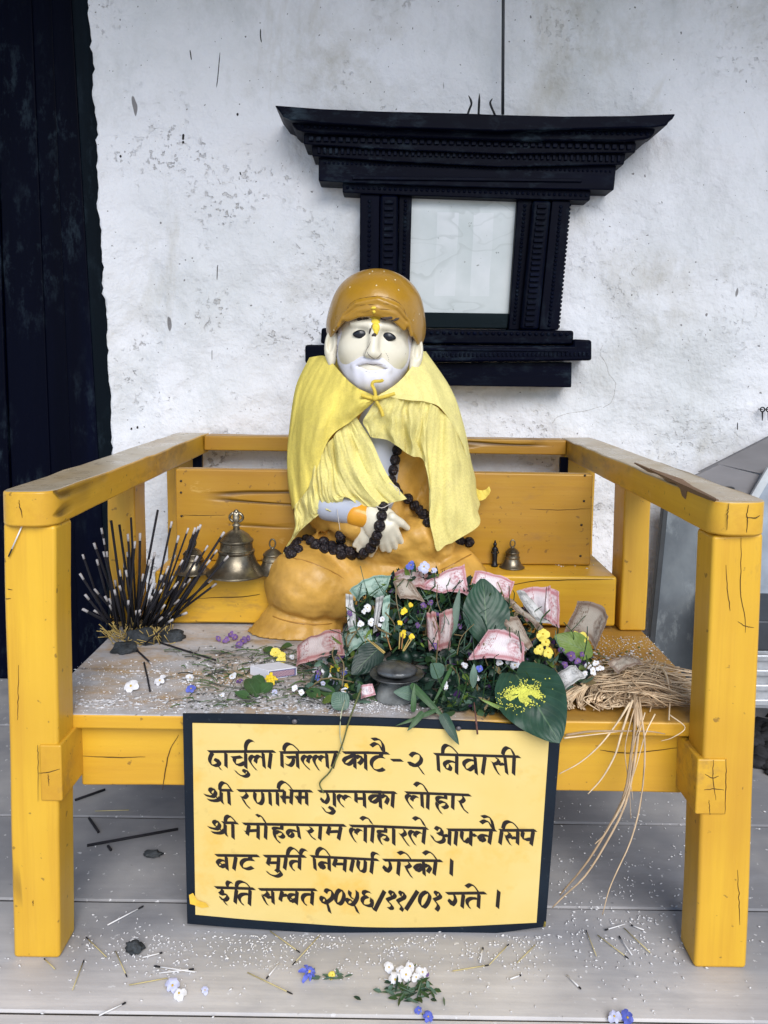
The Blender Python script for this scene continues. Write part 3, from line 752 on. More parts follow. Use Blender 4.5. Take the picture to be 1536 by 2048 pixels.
o = link('robe_seams', bm, paint('seam_paint', (.34, .16, .02), .5), st, smooth=True); o['kind'] = 'stuff'

# grey shirt front and cuff
def shirt(P):
    d = sd_ell(P, A(752, 930, .56), (.062, .092, .17))
    return np.maximum(d, P[1] - .56)
link('shirt_front', skin(shirt, (A(660, 900, .5)[0], .44, A(700, 1120, .5)[2]), (A(850, 900, .5)[0], .57, A(700, 730, .5)[2]), .005), M_shirt, st, smooth=True)
def cuff(P):
    return np.maximum(sd_cap(P, A(655, 1012, .475), A(712, 1024, .455), .030, .027), sd_cap(P, A(662, 1012, .47), A(708, 1022, .45), .033))
link('shirt_cuff', skin(cuff, (A(600, 1012, .5)[0], .40, A(600, 1080, .5)[2]), (A(760, 1012, .5)[0], .53, A(600, 950, .5)[2]), .004), M_shirt, st, smooth=True)
def cuff2(P):
    return sd_cap(P, A(712, 1027, .452), A(738, 1034, .446), .026, .024)
link('robe_cuff', skin(cuff2, (A(660, 1012, .5)[0], .40, A(600, 1100, .5)[2]), (A(800, 1012, .5)[0], .53, A(600, 950, .5)[2]), .004), paint('bright_robe_paint', (.74, .33, .02)), st, smooth=True)

# hands, five fingers each
def hand_a(P):
    Y = .432
    d = sd_ell(P, A(762, 1048, Y + .004), (.036, .016, .036))
    d = smin(d, sd_cap(P, A(742, 1030, Y + .012), A(766, 1050, Y + .004), .021, .024), .012)
    for pts, r in (([(784,1034),(803,1046),(815,1056)], .0082), ([(782,1050),(794,1068),(803,1084)], .0082), ([(775,1056),(784,1077),(791,1094)], .0086), ([(766,1060),(772,1082),(778,1100)], .0084), ([(757,1062),(762,1084),(766,1099)], .0075)):
        q = [A(x, y, Y - .010 + .012 * i) for i, (x, y) in enumerate(pts)]
        f = np.minimum(sd_cap(P, q[0], q[1], r * 1.12, r), sd_cap(P, q[1], q[2], r, r * .72)); d = smin(d, f, .0045)
    return d
link('hand', skin(hand_a, (A(725, 1010, .43)[0], .395, A(700, 1118, .43)[2]), (A(830, 1010, .43)[0], .47, A(700, 1005, .43)[2]), .0018), M_skin, st, smooth=True)
def hand_b(P):
    Y = .452
    d = sd_ell(P, A(742, 1066, Y), (.026, .014, .032))
    for pts, r in (([(736,1056),(722,1072),(710,1090)], .008), ([(742,1066),(728,1084),(718,1100)], .008), ([(748,1072),(738,1090),(729,1107)], .008), ([(755,1078),(748,1096),(742,1110)], .0075), ([(730,1050),(718,1060),(712,1072)], .007)):
        q = [A(x, y, Y - .010 + .010 * i) for i, (x, y) in enumerate(pts)]
        f = np.minimum(sd_cap(P, q[0], q[1], r * 1.1, r), sd_cap(P, q[1], q[2], r, r * .72)); d = smin(d, f, .004)
    return d
link('hand', skin(hand_b, (A(700, 1010, .43)[0], .415, A(700, 1122, .43)[2]), (A(790, 1010, .43)[0], .49, A(700, 1030, .43)[2]), .0018), M_skin, st, smooth=True)

# head: local frame at the middle of the face, rolled a little to the viewer's right
HY = .535; HC = Vector(A(750, 675, HY)); TILT = R(4.5); SC = .92
def loc(P):
    x, z = P[0] - HC.x, P[2] - HC.z; c, s = math.cos(TILT), math.sin(TILT)
    return [(x*c - z*s)/SC, (HC.y - P[1])/SC, (x*s + z*c)/SC]     # right, towards the viewer, up
def face(P):
    p = loc(P)
    d = sd_ell(p, (0, 0, .0), (.083, .098, .125))
    d = smin(d, sd_ell(p, (0, .018, -.055), (.068, .078, .066)), .03)
    for s in (-1, 1):
        d = smin(d, sd_ell(p, (s*.042, .055, -.032), (.030, .030, .028)), .022)     # cheeks
        d = smin(d, sd_cap(p, (s*.012, .096, .022), (s*.050, .080, .024), .0075, .006), .012)  # brows
        d = smax(d, -sd_ell(p, (s*.031, .105, .003), (.019, .017, .0115)), .008)        # eye sockets
        d = smin(d, sd_ell(p, (s*.031, .078, .001), (.018, .0145, .011)), .004)          # lids
        d = smin(d, sd_ell(p, (s*.0125, .106, -.040), (.0085, .010, .0075)), .006)      # nostrils
        d = smax(d, -sd_cap(p, (s*.020, .106, -.036), (s*.034, .092, -.066), .003, .002), .007)
    d = smin(d, sd_cap(p, (0, .092, .016), (0, .112, -.036), .0085, .0125), .010)       # nose
    d = smin(d, sd_ell(p, (0, .0905, -.0715), (.020, .009, .0055)), .008)                  # lips
    d = smax(d, -sd_path(p, [(-.028, .094, -.0665), (-.013, .102, -.0620), (0, .104, -.0632), (.013, .102, -.0620), (.028, .094, -.0665)], .0030), .0025)
    for k in range(3):
        d = d
    return d
HB = ((HC.x - .14, HY - .145, HC.z - .145), (HC.x + .14, HY + .12, HC.z + .14))
head = link('head', skin(face, *HB, .0021), M_skin, st, smooth=True)
def beard(P):
    p = loc(P)
    d = sd_ell(p, (0, .016, -.056), (.075, .083, .068))
    d = smin(d, sd_ell(p, (0, .0, -.01), (.0865, .090, .11)), .02)
    d = smin(d, sd_ell(p, (0, .038, -.088), (.054, .068, .046)), .02)
    d = smin(d, sd_path(p, [(-.036, .086, -.068), (-.018, .099, -.0535), (0, .103, -.0510), (.018, .099, -.0535), (.036, .086, -.068)], .0068), .008)   # moustache
    d = d + .0007 * np.sin(p[0]*260 + p[2]*60) * np.clip((-.06 - p[2]) / .03, 0, 1)
    # cut back to the beard line: cheeks free, mouth free
    line = -.069 + np.clip((np.abs(p[0]) - .034), 0, 1) * 2.1
    cut = p[2] - line
    mous = np.maximum(np.abs(p[0]) - .042, np.abs(p[2] + .0505 + (p[0]/.05)**2 * .016) - .0105)
    cut = np.minimum(cut, np.maximum(mous, -p[1]))
    cut = smax(cut, -sd_ell(p, (0, .10, -.0695), (.0185, .04, .0045)), .003)
    return smax(d, cut, .004)
link('beard', skin(beard, *HB, .0026), M_beard, head, smooth=True)
for s in (-1, 1):
    def ear(P, s=s):
        p = loc(P)
        d = sd_ell(p, (s*.096, .017, -.028), (.0155, .015, .038))
        d = smin(d, sd_ell(p, (s*.092, .022, -.060), (.0095, .010, .016)), .006)
        d = smax(d, -sd_ell(p, (s*.0985, .033, -.021), (.0085, .012, .023)), .004)
        return d
    link('ear', skin(ear, (HC.x + (s*.085-.04), HY - .07, HC.z - .10), (HC.x + (s*.085+.05), HY + .05, HC.z + .06), .002), M_skin, head, smooth=True)
    bm = bmesh.new()
    c = Vector((s*.031, .0925, .0015)); n = 28
    rings = []
    for r_ in (1, .6, .2):
        ring = []
        for k in range(n):
            t = 2*math.pi*k/n; x = .0160*math.cos(t)*r_; z = .0092*math.sin(t)*r_*(1 - .25*abs(math.cos(t))**2)
            q = (c.x + x, c.y + .0026*(1-r_) - (c.x+x)**2*0 - abs(x)*.12, c.z + z - x*s*.08)
            ct, sn = math.cos(TILT), math.sin(TILT)
            X, Yv, Z = q[0]*SC, q[1]*SC, q[2]*SC
            ring.append(bm.verts.new((HC.x + X*ct + Z*sn, HC.y - Yv, HC.z - X*sn + Z*ct)))
        rings.append(ring)
    for a_ in range(2):
        for k in range(n): bm.faces.new((rings[a_][k], rings[a_][(k+1)%n], rings[a_+1][(k+1)%n], rings[a_+1][k]))
    bm.faces.new(rings[2])
    back = [bm.verts.new(v.co + Vector((0, .006, 0))) for v in rings[0]]
    for k in range(n): bm.faces.new((rings[0][k], back[k], back[(k+1)%n], rings[0][(k+1)%n]))
    bm.faces.new(back[::-1])
    link('eye', bm, M_dot, head, smooth=True)
def turban(P):
    p = loc(P)
    d = sd_ell(p, (0, -.002, .058), (.105, .120, .096))
    d = smin(d, sd_ell(p, (0, -.012, .015), (.112, .105, .075)), .03)
    # front edge of the cloth: high over the brow, low beside the ears
    line = .046 - np.clip(np.abs(p[0]) - .035, 0, 1) ** 1.5 * 3.6
    line = np.where(np.abs(p[0]) > .09, np.maximum(line, -.02), line)
    line = np.where(p[1] < .0, -.02 + 0*p[0], line)
    d = smax(d, line - p[2], .008)
    ct = np.array(face(P)) if False else None
    f = [(-.080, .086, .015), (-.070, .094, .040), (-.045, .108, .064), (0, .116, .076), (.045, .108, .064), (.070, .094, .040), (.080, .084, .010)]
    d = smin(d, sd_path(p, f, .0042), .005)
    f = [(-.068, .094, .030), (-.040, .107, .050), (0, .114, .058), (.040, .107, .050), (.066, .094, .030)]
    d = smin(d, sd_path(p, f, .0035), .005)
    f = [(-.060, .094, .030), (-.036, .104, .041), (0, .109, .046), (.036, .104, .041), (.062, .092, .022)]
    d = smin(d, sd_path(p, f, .005), .006)
    return d
link('turban', skin(turban, (HC.x - .15, HY - .16, HC.z - .09), (HC.x + .15, HY + .15, HC.z + .19), .0019), M_turban, head, smooth=True)
# yellow paste mark on the forehead
def lw(q):
    ct, sn = math.cos(TILT), math.sin(TILT); X, Yv, Z = q[0]*SC, q[1]*SC, q[2]*SC
    return Vector((HC.x + X*ct + Z*sn, HC.y - Yv, HC.z - X*sn + Z*ct))
bm = bmesh.new()
head_all = lambda P: np.minimum(face(P), turban(P))
for (px, py, rx, rz) in ((750,636,.010,.008), (751,646,.009,.010), (752,656,.008,.010), (752,664,.005,.006), (747,616,.0055,.003), (748,624,.0035,.0035)):
    p = on_surface(head_all, px, py); blob(bm, p + Vector((0, -.0006, 0)), (rx, .0032, rz), 2, jit=.35, seed=px + py)
link('paste_mark', bm, simple('yellow_paste', (.80, .60, .06), .8, .2, 60, .5), head, smooth=True)
bm = bmesh.new()
for (px, py, rx, rz, ang) in ((722,640,.010,.0034,.2), (733,638,.009,.003,0), (764,638,.008,.004,.5), (774,636,.011,.0034,-.1), (742,658,.0028,.011,.25), (748,671,.0045,.005,.3), (791,639,.008,.0026,-.3)):
    p = on_surface(head_all, px, py); blob(bm, p + Vector((0, -.0003, 0)), (rx, .0015, rz), 2, jit=.4, seed=px, rot=Euler((0, ang, 0)))
link('soot_mark', bm, simple('brown_soot', (.055, .04, .035), .9), head, smooth=True)

# crease and lip shading drawn as dark lines on the face and the turban
full = lambda P: np.minimum(np.minimum(face(P), turban(P)), beard(P))
M_line = simple('crease_dark_paint', (.20, .17, .145), .9); M_tline = simple('turban_fold_dark', (.16, .085, .015), .9)
def line(pts, r, m, nm, fn=full):
    bm = bmesh.new(); P = [on_surface(fn, q.x, q.y, .36, .56) for q in curve([Vector((x, y, 0)) for x, y in pts], 16)]
    tube(bm, P, [r * math.sin(math.pi * (k + .7) / 16.4) * (1 + .4 * mnoise.noise(Vector((k, pts[0][0], pts[0][1])))) for k in range(16)], 5); link(nm, bm, m, head, smooth=True)
for pts, r in (([(733,702),(738,710),(747,717),(752,718)], .0011), ([(752,718),(758,713),(764,706)], .0011), ([(722,729),(734,727),(746,730),(756,728),(772,731)], .0012), ([(742,680),(738,692),(733,700),(728,714)], .0010), ([(768,700),(776,714),(778,726)], .0007), ([(730,742),(742,746),(756,745)], .0008), ([(710,664),(720,660),(732,663)], .0007), ([(764,668),(777,665),(790,672)], .0007), ([(671,680),(675,695),(673,710)], .0013), ([(827,690),(824,705),(826,720)], .0013)):
    line(pts, r, M_line, 'crease_line')
for pts, r in (([(693,628),(697,612),(712,600),(740,594),(770,594),(795,604),(808,618),(814,640)], .0011), ([(700,622),(720,611),(745,609),(775,608),(800,618)], .0010), ([(705,632),(735,622),(760,618),(790,622),(804,632)], .0008)):
    line(pts, r, M_tline, 'fold_line', turban)
bm = bmesh.new()
for k, (px, py) in enumerate(((745,543),(768,543),(739,548),(772,560),(797,580),(753,571),(826,640),(714,613),(790,560),(838,628),(668,660),(700,575))):
    blob(bm, on_surface(turban, px, py, .36, .62), (.0018, .001, .0018), 1, jit=.5, seed=k)
o = link('paint_specks', bm, simple('pale_specks', (.66, .58, .40), .8), head); o['kind'] = 'stuff'
# ------------------------------------------------------------------ yellow gauze cape tied round the statue
def gauze(name, col, alpha=.9, tr=.35):
    a = N(name)
    weave = a.noise(260, 2, .6); big = a.noise(11, 5, .65)
    c = a.ramp(big, [(.3, tuple(x*.82 for x in col)), (.6, col), (.85, tuple(min(1, x*1.12) for x in col))])
    c = a.mix(a.ramp(a.noise(17, 6, .75, loc=(2, 3, 1)), [(.52, 0.), (.75, .28)]), c, (col[0]*.55, col[1]*.5, col[2]*.8))
    nb = a.bump(weave, .3, .0015); nb = a.bump(a.noise(26, 5, .65, (1, 1, .35)), .8, .005, nb)
    d = a.n('BsdfDiffuse'); t = a.n('BsdfTranslucent'); x = a.n('BsdfTransparent')
    a.l(c, d.inputs[0]); a.l(c, t.inputs[0]); a.l(nb, d.inputs['Normal'])
    m1 = a.n('MixShader'); m1.inputs[0].default_value = tr; a.l(d.outputs[0], m1.inputs[1]); a.l(t.outputs[0], m1.inputs[2])
    m2 = a.n('MixShader'); a.l(a.ramp(weave, [(.3, alpha - .10), (.7, min(1, alpha + .08))]), m2.inputs[0])
    a.l(x.outputs[0], m2.inputs[1]); a.l(m1.outputs[0], m2.inputs[2]); a.l(m2.outputs[0], a.out.inputs[0])
    return a.m
M_cloth = gauze('yellow_gauze_folded', (.93, .78, .19), .97, .15); M_cloth2 = gauze('yellow_gauze_pale', (.96, .87, .36), .96, .15); M_cloth1 = gauze('yellow_gauze_single', (.97, .88, .36), .80, .2)
cape = empty('cape', at(757, 1000, .56)); tag(cape, 'sheer pale yellow cloth cape knotted under the chin of the statue', 'cape')
def sheet(name, ribs, mat, nu=46, nv=40, fold=.006, seed=1, wav=0):
    bm = bmesh.new(); patch(bm, [[A(*p) for p in r] for r in ribs], nu, nv, fold, seed)
    return link(name, bm, mat, cape, smooth=True, solid=.0012)
sheet('shoulder_cloth', [
    [(748,792,.428),(747,805,.426)],
    [(716,777,.445),(708,803,.430),(703,842,.440)],
    [(690,755,.468),(668,805,.450),(656,879,.452)],
    [(665,727,.505),(632,805,.480),(618,890,.465),(622,962,.470)],
    [(648,712,.545),(607,790,.520),(592,890,.500),(600,1000,.490)],
    [(621,715,.590),(592,785,.575),(576,880,.560),(577,960,.550),(586,1018,.535)],
    [(626,716,.640),(600,790,.650),(592,880,.650),(592,1010,.640)],
    [(660,716,.665),(650,800,.685),(650,900,.685),(650,1010,.680)],
    [(757,716,.675),(757,800,.690),(757,900,.690),(757,1010,.685)],
    [(835,712,.665),(860,800,.685),(870,900,.685),(880,1010,.680)],
    [(851,704,.620),(905,790,.640),(930,880,.645),(945,1000,.640)]], M_cloth, 90, 50, .012, 3)
sheet('front_panel', [
    [(712,833,.446),(742,880,.440),(772,945,.434),(813,997,.424)],
    [(694,848,.452),(714,905,.446),(742,960,.436),(785,1006,.428)],
    [(678,862,.456),(692,915,.440),(712,975,.432),(745,1013,.430)],
    [(665,876,.460),(675,930,.452),(694,982,.444),(718,1010,.436)],
    [(655,888,.462),(660,940,.446),(674,990,.440),(690,992,.442)],
    [(645,900,.464),(648,950,.456),(660,1004,.448),(678,1019,.446)],
    [(637,915,.466),(636,965,.450),(646,1012,.446),(656,1022,.448)],
    [(622,950,.474),(620,990,.462),(628,1024,.460),(634,1030,.462)],
    [(608,985,.486),(606,1012,.476),(612,1040,.474),(612,1048,.474)],
    [(596,1005,.496),(596,1030,.490),(596,1058,.480),(588,1078,.478)],
    [(588,1014,.510),(590,1040,.500),(584,1075,.486),(566,1108,.474)]], M_cloth1, 90, 40, .016, 7)
sheet('shoulder_cloth', [
    [(756,791,.427),(758,800,.425)],
    [(785,774,.448),(789,797,.428)],
    [(806,755,.470),(815,780,.450),(822,801,.432)],
    [(826,731,.510),(842,768,.475),(853,804,.446)],
    [(842,706,.560),(868,760,.510),(886,822,.466)],
    [(850,703,.605),(902,782,.560),(918,850,.520),(926,890,.510)],
    [(851,704,.625),(908,790,.610),(934,880,.570),(948,985,.555)]], M_cloth2, 50, 34, .007, 11)
sheet('front_panel', [
    [(748,806,.430),(728,843,.436),(741,873,.436)],
    [(764,799,.428),(748,842,.428),(752,876,.430)],
    [(781,797,.430),(768,842,.438),(776,880,.438)],
    [(797,798,.432),(786,845,.428),(796,893,.430)],
    [(813,800,.435),(806,852,.442),(812,906,.440)],
    [(827,801,.438),(822,860,.428),(828,913,.430)],
    [(843,803,.442),(836,868,.444),(843,916,.442)],
    [(855,805,.446),(848,880,.428),(852,935,.424)],
    [(866,810,.452),(858,890,.442),(857,970,.436),(866,1000,.430)],
    [(878,818,.460),(872,900,.448),(866,1000,.430),(862,1050,.424),(873,1098,.420)],
    [(892,832,.470),(892,910,.458),(888,1000,.440),(888,1050,.436),(893,1090,.432)],
    [(908,856,.486),(912,930,.470),(914,1000,.452),(918,1040,.446),(918,1076,.446)],
    [(922,885,.505),(932,940,.490),(940,1000,.470),(948,1030,.462),(958,1046,.462)],
    [(934,900,.540),(945,950,.525),(952,990,.520),(958,1010,.520),(950,1015,.520)],
    [(940,910,.580),(949,950,.580),(953,985,.580),(953,1000,.580),(948,1010,.580)]], M_cloth1, 110, 40, .013, 15)
sheet('torn_flap', [[(948,972,.560),(950,985,.56),(948,1000,.56)], [(958,980,.555),(962,990,.55),(960,1001,.55)], [(970,980,.55),(972,990,.545),(970,998,.545)], [(978,973,.545),(981,980,.54),(978,989,.54)]], M_cloth, 14, 10, .002, 2)
bm = bmesh.new()
for pts, r in (([(722,790),(738,795),(750,797)], .0036), ([(790,787),(770,793),(754,797)], .0036), ([(752,797),(749,780),(744,770),(748,763),(762,762),(766,759)], .0034), ([(750,798),(758,812),(763,822),(766,833)], .0034)):
    P = curve([at(x, y, .418 + .0004 * i) for i, (x, y) in enumerate(pts)], 14); tube(bm, P, [r * (1 + .25 * mnoise.noise(Vector((i, pts[0][0], 1)))) for i in range(14)], 8)
blob(bm, at(751, 796, .417), (.007, .006, .0065), 2, jit=.3)
link('knot', bm, gauze('yellow_gauze_knot', (.88, .68, .12), 1.0, .2), cape, smooth=True)

# ------------------------------------------------------------------ seed-bead string
M_bead = N('seed_bead'); a = M_bead
vor = a.n('TexVoronoi'); vor.inputs['Scale'].default_value = 190; a.l(a.co(), vor.inputs['Vector'])
c = a.ramp(vor.outputs['Distance'], [(.1, (.035, .022, .024)), (.7, (.006, .005, .009))])
M_bead = a.done(c, .55, a.bump(vor.outputs['Distance'], 1.0, .004), .4)
beads = empty('bead_string', at(757, 1100, .42)); tag(beads, 'long string of dark brown seed beads looped over the hands and lap of the statue', 'beads')
me = None
def statue_at(x, y):
    fn = lambda P: np.minimum(np.minimum(body(P), hand_a(P)), np.minimum(hand_b(P), shirt(P)))
    return on_surface(fn, x, y, .34, .66)
cords = []
proto_b = None
def bead_run(pts, spacing, r=.0108, lift=.006, Y=None):
    global proto_b
    P = curve([Vector((x, y, 0)) for x, y in pts], 200); last = None; run = []
    for q in P:
        w = (statue_at(q.x, q.y) if Y is None else at(q.x, q.y, Y)) + Vector((0, -lift, 0))
        if last is None or (w - last).length > spacing:
            run.append(w); last = w
    for w in run:
        if proto_b is None:
            bm = bmesh.new(); blob(bm, (0, 0, 0), .0116, 3)
            for v in bm.verts: v.co *= 1 + .14 * mnoise.noise(v.co * 380)
            b = link('bead', bm, M_bead, None, smooth=True); proto_b = b
        else:
            b = proto_b.copy(); COL.objects.link(b)
        b.parent = beads; b.matrix_parent_inverse = Matrix.Translation(beads.location).inverted()
        b.location = w; b.rotation_euler = (rng.uniform(0, 6), rng.uniform(0, 6), rng.uniform(0, 6))
        b.scale = (r / .0108 * rng.uniform(.9, 1.06),) * 3
    cords.append(run)
bead_run([(793,900),(788,930),(783,962),(792,978)], .0205)
bead_run([(796,985),(808,990),(827,1008),(845,1025),(857,1046)], .0245)
bead_run([(772,962),(768,950)], .02)
bead_run([(766,1012),(763,1035),(757,1058),(750,1080),(738,1098),(716,1109),(697,1106),(684,1092),(681,1064)], .0205)
bead_run([(683,1108),(668,1100),(648,1096),(632,1088),(618,1079),(606,1078),(592,1088),(578,1102)], .0195)
bead_run([(700,1100),(676,1094),(655,1084),(634,1076)], .0205, lift=.016)
bead_run([(596,1098),(584,1106),(572,1114)], .02, lift=.01)
bead_run([(918,1081),(932,1082),(944,1085)], .021, Y=.55)
M_cord = simple('white_cord', (.6, .55, .5), .8)
for run in cords:
    if len(run) > 1:
        bm = bmesh.new(); tube(bm, run, .0009, 5); link('cord', bm, M_cord, beads, smooth=True)
bm = bmesh.new()
tube(bm, [at(674, 1018, .435), at(680, 1060, .415)], .0006, 5)
for pts in ([(752,1012),(765,1016),(780,1008),(785,1005)], [(778,966),(790,972),(798,978),(800,990)], [(786,970),(795,982)]):
    tube(bm, curve([at(x, y, .412) for x, y in pts], 8), .0008, 5)
link('cord', bm, M_cord, beads, smooth=True)['kind'] = 'stuff'
# ------------------------------------------------------------------ hand-lettered signboard hung from the front of the seat
sign = empty('signboard', at(740, 1868, .03)); tag(sign, 'yellow painted signboard with black border and hand-lettered script below the seat', 'sign')
S_T, S_B = .045, .070                         # the sheet leans back a little towards its foot
zt, zb = at(740, 1435, S_T).z, at(740, 1868, S_B).z
def on_sign(x, y, lift=0):
    """point of the slightly bowed sheet that carries the given place of the lettering"""
    d = ray(x, y); t = .9
    for _ in range(12):
        p = CP + d * t
        k = (zt - p.z) / (zt - zb); Y = S_T + (S_B - S_T) * k - .012 * math.sin(math.pi * min(1, max(0, k))) * 0 + .0025 * math.sin(p.x * 11) - lift
        t = (Y - CP.y) / d.y
    return CP + d * t
def sheet_of(outline_top, outline_bot, lift, mat, name, nx=40, ny=14, thick=.0012):
    bm = bmesh.new(); T = catmull([(x, y, 0) for x, y in outline_top], nx); B = catmull([(x, y, 0) for x, y in outline_bot], nx)
    g = [[bm.verts.new(on_sign(*(np.array(T[i]) + (np.array(B[i]) - np.array(T[i])) * j / (ny-1))[:2], lift)) for j in range(ny)] for i in range(nx)]
    for i in range(nx-1):
        for j in range(ny-1): bm.faces.new((g[i][j], g[i+1][j], g[i+1][j+1], g[i][j+1])).smooth = True
    return link(name, bm, mat, sign, smooth=True, solid=thick)
a = N('border_paint')
c = a.ramp(a.noise(9, 5, .6), [(.3, (.002, .006, .014)), (.7, (.006, .014, .026))])
c = a.mix(a.ramp(a.noise(60, 6, .75), [(.63, 0.), (.7, .7)]), c, (.09, .11, .13))
c = a.mix(a.math('MULTIPLY', a.ramp(a.noise(13, 4, .6, loc=(3, 1, 4)), [(.66, 0.), (.7, .8)]), a.math('LESS_THAN', a.xyz()[2], .12)), c, (.45, .33, .03))
M_border = a.done(c, .5, a.bump(a.noise(40, 4), .2, .002), .3)
a = N('sign_yellow_paint')
c = a.ramp(a.noise(4, 4, .6), [(.3, (.72, .515, .15)), (.55, (.74, .565, .21)), (.8, (.75, .60, .27))])
c = a.mix(a.math('MULTIPLY', a.ramp(a.noise(11, 5, .65, loc=(2, 2, 2)), [(.56, 0.), (.72, 1.)]), .7), c, (.76, .44, .07))
c = a.mix(a.math('MULTIPLY', a.ramp(a.noise(28, 4, .6, loc=(5, 1, 2)), [(.64, 0.), (.74, 1.)]), .4), c, (.5, .33, .10))
M_sign = a.done(c, .45, a.bump(a.noise(10, 4, .6, (1, 1, 4)), .12, .004), .35)
sheet_of([(366,1427),(500,1428),(740,1435),(950,1443),(1122,1457)], [(375,1846),(500,1856),(740,1869),(950,1868),(1091,1852)], 0, M_border, 'border', 44, 16, .003)
sheet_of([(385,1446),(500,1448),(600,1450),(740,1452),(900,1459),(1099,1463)], [(391,1829),(500,1839),(600,1846),(740,1854),(900,1853),(1073,1845)], .0028, M_sign, 'painted_panel', 44, 16, .0008)
M_ink = simple('black_lettering_paint', (.012, .007, .007), .45, .3, 40, .1)
